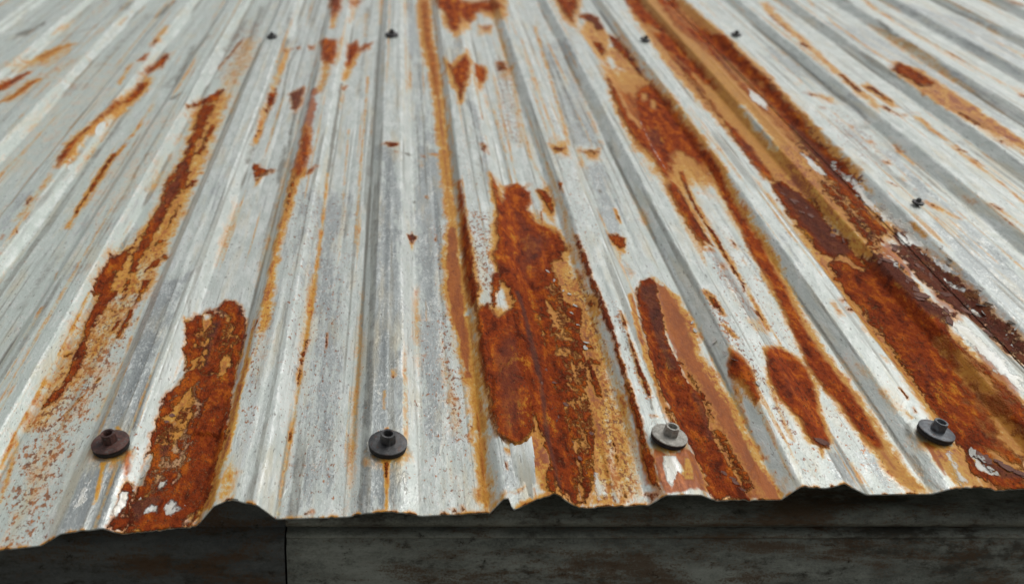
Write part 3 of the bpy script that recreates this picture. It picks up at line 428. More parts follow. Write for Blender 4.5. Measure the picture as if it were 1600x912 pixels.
('dark',0.90,3.20,0.44,[8.6,953.6,12.7,968.5,18.0,960.9,12.5,945.7]),
('ochre',0.70,1.80,0.45,[9.8,940.7,11.3,924.3,13.3,926.2,15.2,948.8]),
('rust',0.50,1.49,0.44,[35.7,961.9,35.7,949.8,38.4,950.8,39.1,962.9]),
('rust',0.50,1.81,0.40,[28.6,1066.9,28.5,1059.7,32.1,1059.7,32.2,1066.9]),
('grime_shade',0.70,1.43,0.41,[14.3,1052.6,15.0,1045.6,17.8,1045.6,17.2,1052.6]),
('rust',0.55,1.39,0.37,[36.6,1196.5,39.3,1192.2,41.6,1192.2,39.8,1196.5]),
('rust',0.60,2.50,0.37,[39.0,1198.7,58.1,1196.5,57.8,1190.1,38.9,1192.2]),
('rust',0.50,2.51,0.37,[24.6,1192.2,25.2,1183.6,31.5,1182.4,30.9,1190.9]),
('grime_shade',0.80,1.67,0.37,[6.3,1179.5,9.8,1179.9,15.4,1190.1,11.1,1191.0]),
('ochre',0.40,3.50,0.38,[21.2,1177.3,24.7,1151.1,29.3,1151.1,30.6,1176.0]),
('rust',0.50,2.49,0.36,[-7.0,1177.7,-6.2,1173.5,0.0,1173.5,-0.8,1177.7]),
('rust',0.55,1.95,0.54,[19.0,732.7,23.4,735.7,21.1,729.6]),
('speck',0.90,6.24,0.56,[32.3,814.4,32.3,726.9,34.4,653.2,37.8,605.5,51.9,604.8,52.3,653.2,48.5,726.9,44.0,814.4]),
('ochre',0.40,4.40,0.57,[32.9,726.9,35.6,670.6,38.5,621.0,48.0,620.4,45.7,670.6,39.4,727.7]),
('speck',0.50,7.71,0.45,[20.5,992.1,30.3,850.9,48.5,850.9,47.9,993.2]),
('rust',0.55,1.96,0.67,[34.9,539.2,35.1,534.6,40.3,534.6,37.5,539.2]),
('rust',0.55,1.96,0.67,[41.1,541.1,40.7,534.0,46.8,534.0,43.7,541.1]),
('rust',0.50,1.95,0.67,[-61.2,538.5,-63.6,532.7,-55.0,533.3,-59.0,538.5]),
('ochre',0.60,1.62,0.68,[-77.7,530.8,-77.5,528.9,-51.7,529.4,-56.1,530.8]),
('ochre',0.50,1.62,0.67,[6.5,532.9,6.5,531.6,58.4,532.7,58.5,534.6]),
('ochre',1.00,5.93,0.44,[32.6,2033.4,32.7,1734.1,42.5,1547.9,47.5,1396.3,47.9,1225.3,49.3,1096.3,50.6,1008.4,43.7,916.8,41.0,843.4,47.2,769.2,51.7,707.4,54.8,644.8,54.7,589.8,54.5,533.3,62.1,531.6,62.7,586.6,65.0,637.9,64.8,700.5,63.7,764.2,63.4,837.1,62.8,913.8,61.6,1008.4,60.4,1096.3,60.8,1224.0,62.8,1393.3,62.1,1544.6,56.6,1732.2,57.6,2033.4]),
('rust',0.60,4.67,0.28,[37.1,2001.6,39.8,1734.1,45.9,1564.8,49.7,1424.8,57.1,1424.8,57.9,1566.4,53.9,1732.2,54.4,2001.6]),
('pink',0.60,3.11,0.35,[50.3,1582.0,51.6,1340.6,52.5,1176.0,52.6,1042.1,56.9,1042.1,57.3,1177.3,58.6,1342.1,60.4,1583.7]),
('pink',1.00,3.09,0.49,[50.9,983.6,46.9,916.8,45.4,863.7,47.0,802.7,51.1,757.7,53.3,697.9,58.6,697.9,58.9,757.7,58.5,801.8,57.7,863.7,58.5,916.8,59.1,983.6]),
('rust',0.50,1.49,0.62,[58.3,653.2,58.3,604.8,57.8,561.3,60.5,561.3,61.5,604.2,61.2,652.5]),
('grime_shade',0.40,1.98,0.29,[55.9,2012.1,59.4,1583.7,57.6,1225.3,60.8,1224.0,63.1,1575.2,60.7,2007.8]),
('ochre',0.70,3.29,0.66,[59.0,541.1,71.7,542.0,70.2,535.4,60.6,533.3]),
('ochre',0.55,3.18,0.50,[62.1,990.0,59.8,917.8,61.9,840.7,63.7,764.2,63.5,702.8,65.0,637.9,68.4,633.0,68.9,693.7,69.3,752.7,69.0,825.4,66.5,904.0,66.7,978.3]),
('rust',0.90,3.41,0.45,[66.5,1089.2,65.1,1032.1,65.1,990.5,62.9,941.8,62.0,887.2,63.4,837.1,65.9,792.4,70.8,782.9,70.5,822.7,70.5,868.2,70.7,923.5,70.3,977.7,69.3,1020.9,68.4,1084.5]),
('ochre',0.80,3.76,0.46,[63.5,1019.5,60.5,917.8,61.2,850.0,65.7,781.1,72.8,771.8,74.0,830.0,74.0,895.2,70.6,1000.9]),
('speck',0.90,4.65,0.45,[68.8,1005.3,66.5,904.0,65.4,832.6,88.2,822.7,93.6,896.2,96.0,1002.0]),
('speck',0.40,5.06,0.37,[74.4,1259.4,68.1,1058.1,96.3,1052.4,108.2,1267.7]),
('rust',0.85,6.57,0.25,[67.8,1999.5,185.2,1990.8,171.1,1899.5,152.0,1930.6,140.6,1901.6,126.3,1841.2,110.5,1830.1,94.0,1723.6,85.5,1752.7,81.0,1864.1,69.7,1906.6]),
('ochre',1.00,8.68,0.25,[65.7,2010.4,204.8,1990.8,186.8,1818.1,162.5,1864.0,147.6,1935.6,124.8,1816.9,92.5,1691.4,78.7,1774.1]),
('rust',0.70,5.43,0.24,[144.6,2001.6,153.2,1948.4,173.5,1901.0,193.7,1894.8,188.6,1944.3,167.6,2012.1]),
('rust',0.85,4.38,0.30,[74.0,1551.5,80.9,1531.2,87.8,1551.5,103.9,1593.4,108.5,1551.5,104.7,1504.9,94.0,1433.4,84.5,1374.5,80.7,1443.9,76.5,1496.9]),
('ochre',1.00,5.46,0.30,[67.4,1586.0,79.6,1544.7,108.1,1629.6,112.5,1566.8,102.3,1463.7,83.2,1349.8,77.7,1420.1,69.4,1485.8]),
('pink',0.80,4.05,0.29,[95.1,1579.2,106.6,1604.1,107.6,1536.3,96.5,1495.2,89.3,1504.9]),
('rust',0.85,4.37,0.30,[116.8,1570.1,127.4,1576.7,133.6,1537.9,127.1,1502.2,116.4,1460.0,114.6,1505.2]),
('ochre',0.90,4.54,0.30,[117.4,1578.7,136.3,1561.4,132.4,1508.6,113.7,1435.7]),
('ochre',0.55,6.23,0.26,[135.0,1816.9,164.7,1818.9,161.6,1752.7,131.7,1748.6]),
('rust',0.50,3.77,0.26,[136.2,1816.9,142.8,1782.2,158.4,1782.2,163.6,1818.9]),
('gray',1.00,3.98,0.27,[92.2,1731.9,103.5,1740.2,98.1,1597.0,85.1,1579.2]),
('gray',0.90,4.92,0.36,[91.7,1375.7,105.1,1349.8,107.2,1199.1,109.1,1076.4,99.9,1052.4,98.9,1195.1]),
('speck',0.80,5.90,0.32,[148.9,1619.1,134.7,1394.8,125.8,1225.3,158.0,1224.0,167.4,1396.3,177.0,1594.8]),
('rust',0.55,3.34,0.29,[150.1,1596.0,150.5,1541.2,166.3,1541.2,168.3,1596.0]),
('ochre',0.45,5.49,0.30,[148.1,1583.7,147.2,1500.7,170.1,1499.1,173.1,1573.5]),
('speck',0.60,4.74,0.35,[99.0,1321.9,97.4,1196.4,111.1,1206.9,114.5,1342.2]),
('rust',0.50,3.62,0.36,[99.4,1201.7,101.8,1169.2,108.5,1174.3,107.8,1207.0]),
('ochre',0.50,5.26,0.28,[168.3,1864.0,167.3,1654.1,164.8,1515.1,173.6,1506.9,175.7,1634.6,177.4,1838.1]),
('ochre',0.50,3.88,0.33,[171.1,1582.0,159.1,1367.3,150.8,1224.0,157.2,1224.0,166.2,1367.3,178.2,1556.5]),
('grime_shade',0.35,3.09,0.31,[177.8,1704.4,169.4,1424.8,160.5,1224.0,165.5,1225.3,173.8,1415.7,184.9,1691.4]),
('rust',1.00,4.10,0.51,[106.2,1105.6,109.6,1073.8,111.7,1029.9,121.9,1092.6,135.9,1100.1,148.2,1076.4,148.3,1051.4,140.4,1031.8,145.3,1000.7,158.1,982.6,166.4,963.9,170.3,935.0,162.0,912.1,153.2,903.8,148.2,884.7,151.4,862.8,153.6,826.3,157.0,785.7,157.2,732.7,150.2,679.5,146.6,637.8,143.2,605.5,137.1,571.8,132.1,555.1,126.3,546.3,120.1,540.6,110.2,548.8,105.5,561.6,104.9,585.3,101.9,622.2,97.6,609.5,92.5,597.2,83.6,592.7,76.8,598.7,70.8,604.9,69.4,647.6,68.0,695.2,67.3,746.3,67.7,777.7,71.7,796.6,78.9,801.3,86.7,777.3,99.8,790.6,102.4,805.9,101.2,830.0,95.2,842.4,93.4,863.9,92.3,896.2,98.6,926.4,99.2,965.6,104.1,1000.9]),
('ochre',1.00,5.05,0.52,[103.7,1112.2,122.8,1025.0,166.4,983.6,172.9,927.1,159.4,862.8,169.7,726.9,155.4,621.0,148.3,575.9,126.9,541.7,102.2,542.6,80.7,591.2,66.3,644.1,65.7,770.9,71.2,805.9,99.2,783.8,87.8,895.2,100.7,1017.6]),
('rust',0.95,3.88,0.41,[157.3,1079.6,166.9,1086.3,170.8,1059.7,165.9,1016.6,161.8,1045.6]),
('ochre',0.90,5.35,0.41,[156.0,1081.4,170.8,1093.7,172.4,1039.9,164.8,992.1,157.9,1025.0]),
('rust',0.60,1.38,0.42,[153.0,1025.0,150.9,990.0,153.4,988.9,155.8,1025.0]),
('rust',0.50,3.30,0.39,[146.1,1104.4,144.2,1093.7,150.1,1093.7,153.4,1103.2]),
('rust',0.85,2.86,0.48,[87.7,861.6,84.0,830.0,82.2,805.9,83.9,792.0,86.2,792.0,86.8,805.9,91.1,830.0,96.3,862.6]),
('rust',0.50,1.64,0.49,[95.2,822.7,96.3,805.9,99.2,805.9,98.7,822.7]),
('pink',0.75,5.63,0.40,[129.3,1092.6,146.8,1076.4,144.9,1046.7,128.4,1038.7,123.6,1063.3]),
('pink',0.70,4.59,0.41,[108.3,1093.9,112.2,1027.6,103.5,953.3,103.5,984.6]),
('dark',0.55,12.55,0.45,[126.3,1025.0,145.3,977.3,157.0,953.3,143.0,903.8,119.1,860.0,114.4,907.0]),
('dark',0.50,6.60,0.57,[73.6,709.7,98.0,771.8,100.0,710.5,95.9,637.8,85.2,598.7,75.1,606.4]),
('ochre',1.00,3.76,0.58,[94.2,709.7,99.7,673.1,104.7,638.5,97.9,612.6,88.4,598.7,91.1,638.5]),
('subrust',0.75,6.14,0.48,[154.1,882.4,165.5,862.8,164.1,813.5,153.5,816.7,151.2,843.4]),
('subrust',0.70,3.93,0.50,[134.1,831.4,140.5,816.7,146.5,792.1,141.1,769.2,134.7,781.5,134.2,804.1]),
('subrust',0.60,3.62,0.55,[142.5,748.0,146.3,728.4,148.1,698.6,142.5,689.3,139.6,712.2]),
('subrust',0.60,4.75,0.52,[123.6,802.7,129.2,791.3,131.8,758.5,130.0,727.7,123.2,742.8,121.8,768.4]),
('subrust',0.55,4.14,0.60,[129.7,671.3,131.8,644.8,129.8,604.8,125.2,605.5,124.9,637.2]),
('subrust',0.55,3.30,0.60,[138.1,653.2,141.7,644.8,139.5,612.5,135.7,612.5]),
('ochre',1.00,6.29,0.56,[126.3,826.3,143.7,814.4,148.3,727.7,139.6,653.2,131.6,617.2,122.2,617.9,122.5,671.3,120.9,725.3]),
('subrust',0.70,3.10,0.64,[127.3,613.2,132.6,617.2,130.4,572.4,129.3,548.3,123.0,545.0,121.4,561.3,126.4,582.5]),
('rust',0.85,4.16,0.50,[153.6,826.3,166.2,815.8,164.6,790.4,158.1,777.9,153.3,791.3]),
('rust',0.75,2.96,0.53,[157.5,752.4,165.5,747.2,165.2,739.0,156.5,739.0]),
('rust',0.75,2.89,0.54,[158.6,731.7,167.6,720.9,167.5,713.9,160.5,717.0]),
('rust',0.80,4.19,0.50,[137.5,835.1,143.3,802.7,144.3,780.1,149.9,780.1,152.6,802.7,153.2,836.0]),
('rust',0.70,2.82,0.56,[155.1,726.9,154.8,697.9,155.1,671.3,160.2,671.3,162.3,698.6,160.5,726.9]),
('speck',1.00,6.07,0.58,[154.1,882.4,177.6,876.8,174.6,741.6,171.3,644.8,168.2,561.9,165.2,543.0,132.5,541.1,144.4,613.2,150.8,726.9]),
('ochre',0.65,8.08,0.54,[157.6,850.0,174.4,843.6,172.0,725.3,168.1,645.5,145.5,613.8,150.8,726.9]),
('ochre',0.80,1.98,0.64,[144.4,613.2,146.2,587.4,142.5,541.1,146.3,542.3,149.8,586.8,149.2,613.2]),
('ochre',0.75,2.73,0.64,[155.8,621.0,156.9,590.4,153.0,555.1,148.8,541.7,154.9,541.7,158.4,555.1,161.6,590.4,161.6,621.0]),
('rust',0.50,1.16,0.63,[147.8,606.1,147.3,576.5,149.4,575.9,150.0,605.5]),
('rust',0.55,1.40,0.62,[157.3,613.2,156.5,583.1,159.2,583.1,160.2,613.2]),
('rust',0.60,1.99,0.66,[153.7,556.4,153.5,548.3,158.0,548.3,157.3,556.4]),
('ochre',0.70,2.64,0.66,[131.2,555.1,131.2,541.8,150.7,540.4,163.8,540.4,153.3,542.4,140.0,554.5]),
('pale',0.70,3.80,0.65,[138.1,575.3,141.9,578.9,142.2,554.5,138.3,544.4,134.4,547.7]),
('ochre',0.40,2.76,0.63,[166.4,613.2,164.2,555.1,169.5,555.1,171.7,611.9]),
('dark',0.80,1.90,0.57,[105.9,823.6,108.7,776.0,108.9,713.6,110.7,678.3,105.9,604.0,107.3,578.4,108.5,546.3,111.6,548.7,110.5,580.9,110.3,607.9,115.5,682.7,115.2,719.9,114.0,782.0,110.0,828.1]),
('pink',0.80,1.27,0.58,[106.3,806.8,108.1,743.0,108.0,676.1,107.8,624.9,107.6,585.7,109.5,548.2,112.0,550.0,110.4,588.3,110.7,627.6,110.9,678.3,111.4,746.3,109.8,811.2]),
('pink',1.00,2.31,0.66,[107.3,560.7,110.2,548.8,122.2,539.8,119.1,546.0,115.3,555.1]),
('pink',0.70,1.05,0.56,[68.8,786.4,68.2,713.6,68.3,658.4,68.4,609.1,70.0,606.4,70.0,655.5,70.0,710.5,70.8,782.9]),
('subrust',1.00,1.57,0.63,[68.9,604.6,76.8,598.7,83.6,591.9,92.5,597.2,97.7,611.1,102.4,598.7,106.6,583.6,105.5,561.6,102.0,547.9,105.8,543.2,74.2,522.6,67.2,538.9]),
('gray',0.60,2.75,0.64,[71.5,591.2,87.5,589.7,83.3,549.3,73.9,542.0,71.3,562.4]),
('gray',0.50,2.75,0.64,[96.9,591.2,104.7,580.1,105.3,566.5,98.7,549.3,95.1,556.1]),
('ochre',0.80,2.12,0.62,[75.2,591.2,79.7,585.3,86.1,585.3,86.3,591.2]),
('ochre',0.70,1.85,0.63,[89.5,591.2,89.3,576.5,87.1,559.5,89.7,559.5,92.9,576.5,94.1,591.2]),
('ochre',0.70,2.13,0.62,[103.3,598.7,103.8,587.5,109.0,590.7,108.6,602.0]),
('rust',0.55,1.07,0.62,[101.9,600.3,99.5,589.7,101.3,589.7,104.2,600.3]),
('rust',0.85,2.44,0.65,[101.7,566.5,106.7,570.6,108.6,557.1,105.0,543.9,100.8,545.2,100.7,554.7]),
('ochre',0.80,1.98,0.66,[74.8,529.0,90.4,538.6,107.3,547.8,109.6,544.2,90.3,533.4,75.4,522.6]),
('rust',0.50,1.41,0.65,[84.9,549.3,79.6,543.3,74.2,540.7,77.6,540.7,83.2,543.9,86.2,549.3]),
('ochre',0.50,1.34,0.65,[88.0,552.0,78.6,546.0,72.1,542.0,78.2,542.0,84.8,546.6,90.6,552.0]),
('grime_shade',0.50,1.06,0.66,[77.2,536.7,76.3,535.4,83.2,536.0,84.2,537.3]),
('rust',0.50,0.70,0.62,[93.9,591.2,94.5,576.5,95.9,576.5,95.3,591.2]),
('rust',0.60,0.81,0.63,[73.8,575.1,74.5,565.8,75.8,565.8,75.6,575.1]),
('rust',0.45,0.67,0.66,[90.8,547.9,91.2,536.0,92.5,536.0,92.2,547.9]),
('lift',1.00,1.18,0.59,[71.6,638.5,70.8,604.9,76.8,598.7,83.6,592.7,92.5,597.2,98.9,612.6,104.7,630.3,103.8,646.9,92.1,710.5,73.4,673.1]),
('lift',0.80,1.80,0.58,[-148.8,689.3,-143.3,701.7,-137.8,699.8,-132.9,667.0,-129.0,609.3,-141.4,617.9,-155.6,617.2]),
('rust',0.85,2.55,0.54,[178.9,948.4,178.6,924.8,177.9,889.3,177.8,857.5,179.2,824.1,180.0,785.0,180.4,749.1,179.7,715.2,179.2,673.0,178.5,640.6,177.9,619.4,176.4,599.6,174.3,568.7,175.4,549.5,180.4,546.0,179.4,565.0,180.8,595.7,181.5,615.3,181.7,636.5,182.0,670.1,182.9,711.3,184.2,746.6,183.8,781.5,184.1,819.6,181.9,851.0,182.1,882.5,182.5,918.7,181.8,943.3]),
('pink',0.90,2.54,0.60,[179.7,715.2,177.0,646.2,175.6,607.3,171.5,560.7,180.1,554.1,181.6,602.0,181.5,641.3,182.9,711.3]),
('dark',0.50,2.08,0.51,[178.8,930.6,179.2,836.4,179.6,735.2,179.4,651.9,181.8,649.8,181.8,731.2,183.5,831.8,182.8,924.5]),
('ochre',0.65,3.99,0.51,[175.5,1017.3,171.7,944.8,168.1,875.8,168.9,825.4,169.5,768.4,169.7,708.1,169.6,653.9,167.8,613.2,174.3,609.2,177.5,646.2,177.1,699.8,176.6,760.1,176.4,816.5,174.2,869.2,175.6,937.7,178.5,1010.8]),
('rust',0.60,4.21,0.50,[172.9,821.9,177.8,811.5,177.8,790.7,174.1,801.3,169.9,795.0]),
('ochre',0.90,3.52,0.50,[173.0,834.0,181.2,815.4,178.7,789.8,171.7,788.7]),
('grime_shade',0.35,2.67,0.44,[171.1,1096.3,168.5,945.8,169.2,862.8,173.2,858.1,173.1,941.8,175.5,1086.9]),
('grime_shade',0.40,3.10,0.41,[178.9,1097.5,179.1,1025.4,179.4,984.1,183.6,977.7,183.5,1018.7,184.8,1089.1]),
('rust',0.55,2.03,0.40,[180.5,1083.3,179.9,1059.3,182.5,1053.5,184.3,1079.7]),
('rust',0.70,1.45,0.54,[194.0,789.7,194.4,770.4,193.4,735.5,192.9,715.2,192.7,693.0,192.5,678.2,192.5,663.9,193.0,657.6,194.5,657.6,196.8,664.6,196.6,678.2,195.1,692.2,195.6,715.2,195.8,736.3,197.4,771.3,197.1,790.6]),
('ochre',0.60,2.44,0.54,[194.1,782.9,193.2,745.8,190.4,688.3,191.7,662.0,197.7,662.0,195.6,688.3,196.7,746.6,199.1,784.6]),
('grime_shade',0.80,0.88,0.58,[193.6,655.9,191.8,641.3,193.6,640.6,195.1,655.9]),
('speck',0.70,3.90,0.54,[188.5,807.7,186.3,712.1,186.5,649.0,198.6,649.8,198.9,712.1,200.0,807.7]),
('rust',0.55,1.78,0.59,[189.4,634.7,191.6,631.4,196.5,631.4,194.1,634.0]),
('rust',0.90,2.97,0.44,[218.3,962.4,226.7,968.0,234.0,957.3,229.4,936.5,225.2,935.0,220.0,942.8]),
('ochre',0.90,2.95,0.44,[218.3,962.4,235.6,958.8,226.9,923.5,221.5,929.2]),
('ochre',0.50,2.57,0.45,[219.3,935.0,218.6,903.8,222.4,903.8,225.8,935.0]),
('ochre',0.80,1.73,0.42,[234.6,1031.8,234.3,1009.4,235.5,993.2,238.4,994.3,238.8,1010.5,238.3,1032.9]),
('rust',0.50,1.22,0.42,[235.3,1028.4,235.7,998.0,238.7,999.1,237.7,1029.5]),
('grime_shade',0.60,2.01,0.40,[226.5,1086.3,227.6,1073.5,231.2,1073.5,230.9,1086.3]),
('speck',0.50,3.95,0.44,[185.7,939.2,187.5,910.2,200.3,910.2,198.7,939.2]),
('ochre',0.35,3.76,0.46,[221.3,917.8,220.3,863.7,227.7,863.7,229.0,917.8]),
('rust',0.55,3.71,0.36,[185.4,1190.7,190.8,1177.7,201.9,1179.0,204.6,1192.0]),
('grime_shade',0.90,1.65,0.36,[194.8,1192.9,194.8,1184.2,197.9,1184.2,198.9,1194.2]),
('pink',0.50,6.37,0.37,[185.2,1170.5,184.7,1138.1,200.1,1139.3,210.3,1180.7]),
('rust',0.60,3.74,0.37,[226.1,1207.5,231.6,1197.4,244.4,1197.4,246.6,1206.2]),
('grime_shade',0.90,1.66,0.36,[233.0,1208.4,232.8,1199.6,236.0,1199.6,237.0,1208.4]),
('ochre',0.50,4.32,0.37,[220.2,1211.0,217.3,1151.1,225.3,1152.4,229.6,1209.7]),
('ochre',0.50,4.19,0.37,[233.2,1197.4,234.7,1177.3,240.8,1176.0,246.0,1197.4]),
('ochre',0.35,6.07,0.35,[187.1,1235.8,182.0,1195.1,206.0,1196.4,203.6,1237.2]),
('speck',0.50,4.60,0.33,[197.3,1388.2,187.3,1224.3,215.9,1249.8,229.9,1423.3]),
('grime_shade',0.50,2.18,0.39,[190.9,1090.3,191.2,1084.7,196.3,1084.7,196.8,1090.3]),
('gray',0.60,6.51,0.43,[225.0,1160.6,244.4,1160.6,238.8,1026.1,228.3,917.8,235.9,876.7,217.1,860.9,211.5,934.7]),
('gray',0.60,5.81,0.32,[234.2,1734.1,281.6,1691.4,262.3,1340.6,251.3,1224.0,212.9,1213.5,214.5,1412.6]),
('grime_shade',0.45,4.46,0.33,[236.6,1655.9,234.7,1424.8,234.8,1253.9,247.2,1224.0,255.3,1224.0,244.7,1253.9,243.9,1424.8,244.7,1654.1]),
('ochre',0.35,4.43,0.33,[261.8,1515.1,252.4,1230.8,260.5,1230.8,268.9,1500.4]),
('grime_shade',0.70,3.02,0.36,[263.4,1242.2,260.3,1186.6,265.0,1182.8,267.6,1231.6]),
('rust',1.00,3.24,0.57,[223.1,847.5,230.1,863.7,240.1,870.2,244.0,860.2,240.2,826.3,235.9,791.3,231.7,748.0,231.8,715.8,234.8,689.3,239.4,673.1,235.8,645.5,233.1,613.2,236.5,584.6,239.4,562.5,238.5,547.7,218.0,547.0,216.0,560.1,214.1,585.2,212.2,607.9,209.1,628.3,205.3,664.6,208.1,719.1,214.8,785.4]),
('pink',1.00,3.38,0.56,[240.8,867.6,250.2,855.1,253.9,828.7,255.2,790.4,253.0,758.5,249.7,727.7,250.0,708.1,254.8,683.1,257.0,653.9,256.4,621.0,257.4,589.8,261.6,548.4,231.4,547.7,226.4,613.2,233.3,679.5,233.0,768.4]),
('ochre',1.00,6.11,0.57,[243.5,868.9,259.2,831.1,261.8,780.1,255.5,737.7,259.1,698.6,264.1,661.8,263.1,621.0,264.1,581.9,263.9,547.8,235.8,547.7,231.8,653.2]),
('ochre',0.90,2.07,0.54,[210.6,827.4,204.8,773.5,202.0,721.9,201.6,675.3,201.1,641.3,205.0,641.3,205.9,676.1,206.8,723.5,211.1,780.3,216.5,836.4]),
('pink',0.80,3.23,0.59,[201.5,684.4,205.3,664.6,209.1,624.3,206.9,595.7,202.4,625.6,201.0,654.0]),
('rust',0.55,3.52,0.60,[203.6,675.3,209.6,625.7,210.1,598.3,203.6,602.0,201.4,633.7]),
('dark',0.80,3.63,0.51,[225.8,857.3,224.7,814.4,221.0,747.2,221.5,708.1,229.9,708.1,229.8,747.2,238.8,814.4,243.8,856.4]),
('dark',0.60,2.96,0.59,[230.2,679.5,231.8,645.5,228.3,613.2,234.0,613.2,237.8,645.5,236.6,680.2]),
('pink',1.00,2.39,0.64,[183.4,595.1,192.8,585.5,210.1,598.3,216.1,592.2,215.8,552.6,181.6,545.4,179.8,560.9]),
('dark',0.50,2.92,0.64,[183.5,591.3,187.9,586.2,184.7,559.7,180.3,547.3,179.1,561.5]),
('subpink',1.00,1.65,0.64,[189.4,584.7,198.2,586.9,198.7,577.4,200.4,569.6,198.6,565.3,195.0,569.6,190.9,563.2,187.3,551.5,185.6,559.7,186.2,570.2]),
('pale',0.80,2.33,0.64,[189.4,584.7,198.2,586.9,198.7,577.4,200.4,569.6,196.0,566.1,191.8,563.2,187.3,551.5,185.6,559.7,186.2,570.2]),
('ochre',1.00,2.06,0.64,[202.6,586.2,209.6,587.2,206.4,568.1,204.9,558.3,198.1,559.7,198.0,566.7]),
('subpink',0.80,1.65,0.64,[203.2,584.7,208.6,585.1,204.3,559.7,198.4,561.1]),
('rust',0.80,2.40,0.66,[209.3,558.7,227.5,565.4,240.7,548.9,215.1,545.2]),
('pale',0.70,1.54,0.65,[234.0,572.4,237.5,568.8,235.0,563.4]),
('rust',0.60,2.39,0.66,[170.4,555.1,179.3,553.9,181.6,545.4,171.2,542.4]),
('ochre',0.60,2.64,0.66,[165.9,548.3,167.3,542.4,173.0,541.3,170.3,548.3]),
('rust',0.50,1.33,0.66,[168.2,555.1,168.4,551.7,170.8,551.1,170.7,554.5]),
('speck',0.60,3.48,0.60,[191.5,633.0,202.0,625.6,194.2,602.0,184.9,602.0]),
('rust',0.80,6.67,0.24,[297.7,1988.6,350.5,2038.8,321.1,1893.4,302.8,1791.5,296.1,1854.8]),
('ochre',0.90,7.74,0.25,[290.4,1988.6,355.1,2036.6,301.5,1752.7,288.7,1818.1]),
('rust',0.80,4.49,0.25,[325.4,1890.0,346.1,1901.6,362.5,1873.3,356.3,1784.1,341.5,1775.6,342.2,1834.7,328.1,1862.0]),
('dark',0.60,4.54,0.25,[330.4,1899.5,362.5,1873.3,356.3,1784.1,341.7,1790.7]),
('rust',0.85,4.71,0.28,[325.3,1717.9,337.3,1700.2,337.8,1654.1,324.3,1624.6,321.3,1656.3]),
('ochre',0.80,5.04,0.27,[336.2,1862.0,361.5,1775.6,338.4,1617.4,310.9,1580.8,303.8,1731.9]),
('rust',0.75,4.58,0.28,[360.7,1758.8,373.1,1721.1,371.9,1637.8,371.3,1563.1,370.3,1491.2,364.0,1516.7,362.2,1582.0,356.3,1641.0,351.6,1684.6]),
('ochre',0.90,5.55,0.29,[341.3,1692.4,371.6,1630.3,368.9,1516.7,360.6,1454.4,349.4,1516.7,337.4,1583.7]),
('dark',0.70,4.04,0.29,[365.0,1740.4,368.1,1654.1,366.1,1561.4,364.2,1485.0,372.1,1478.6,373.3,1549.7,374.5,1636.4,374.5,1723.6]),
('rust',0.90,5.86,0.34,[306.3,1471.4,309.6,1427.6,305.9,1360.4,303.5,1293.8,312.0,1267.7,324.4,1340.6,329.9,1394.8,345.6,1454.4,360.0,1478.8,373.6,1481.6,376.3,1435.7,375.6,1379.9,376.2,1326.3,377.6,1280.2,377.4,1223.6,375.9,1162.2,364.9,1152.4,357.9,1186.6,347.1,1207.5,335.2,1177.3,307.3,1089.1,303.3,1111.0,303.9,1169.2,296.8,1195.1,292.9,1235.8,294.5,1309.0,299.0,1389.8]),
('ochre',1.00,7.99,0.35,[309.3,1514.7,372.1,1510.2,382.0,1391.3,383.9,1225.6,378.1,1157.1,357.8,1125.2,340.1,1187.9,305.9,1070.5,297.8,1126.8,288.4,1212.9,290.7,1335.0]),
('pink',0.70,6.13,0.35,[305.5,1258.1,372.6,1309.2,375.0,1218.9,330.7,1198.7,297.6,1179.9]),
('subrust',0.90,3.10,0.32,[348.2,1430.7,356.8,1436.5,352.6,1407.6,342.9,1396.3]),
('subrust',0.90,3.16,0.32,[356.2,1407.6,362.3,1401.9,355.6,1363.3,349.7,1368.7]),
('subrust',0.70,3.17,0.33,[331.4,1424.8,331.1,1382.4,325.8,1356.5,319.5,1353.1]),
('dark',0.50,6.44,0.35,[324.2,1302.2,343.2,1291.2,334.7,1216.3,308.0,1192.0]),
('pale',0.50,0.81,0.36,[320.0,1307.8,312.3,1195.5,312.6,1126.7,315.4,1131.6,315.6,1202.0,323.1,1313.4]),
('rust',0.85,5.04,0.42,[300.1,1070.5,311.1,1091.3,318.0,1086.9,316.1,1043.7,316.4,1010.7,317.4,971.0,315.9,935.7,303.9,917.7,300.8,941.2,299.6,984.6,298.3,1031.3]),
('ochre',1.00,6.37,0.41,[304.4,1157.4,315.5,1102.3,323.1,1055.0,324.3,990.0,313.8,923.9,300.9,915.9,297.5,992.7,297.2,1070.5]),
('pink',0.60,5.47,0.42,[305.9,1070.5,316.2,1029.9,314.5,956.1,303.2,953.3,300.0,1021.0]),
('rust',0.72,2.14,0.44,[332.7,1140.2,326.6,1077.8,324.2,1025.0,325.1,993.2,325.2,974.2,325.7,955.8,324.9,924.9,324.6,900.0,325.4,860.2,322.2,840.7,325.9,842.5,329.0,860.2,328.1,901.0,328.7,924.9,331.7,955.8,331.3,974.2,327.9,993.2,328.8,1026.1,331.3,1078.9,338.8,1140.2]),
('ochre',0.80,2.97,0.45,[332.5,1152.4,327.3,1077.8,324.1,1001.3,322.9,937.4,325.5,862.8,324.4,807.6,322.5,773.0,326.5,774.6,328.4,807.6,330.4,862.8,331.5,939.4,330.3,1001.3,334.9,1078.9,341.8,1152.4]),
('rust',0.55,2.92,0.45,[303.7,912.0,304.6,903.5,314.3,913.5,315.0,923.0]),
('rust',0.50,2.84,0.46,[310.1,885.4,307.3,869.1,320.5,885.3,321.5,899.9]),
('gray',0.70,4.40,0.48,[302.5,917.3,318.2,931.4,320.1,858.1,319.4,786.2,305.5,772.6,300.9,837.1]),
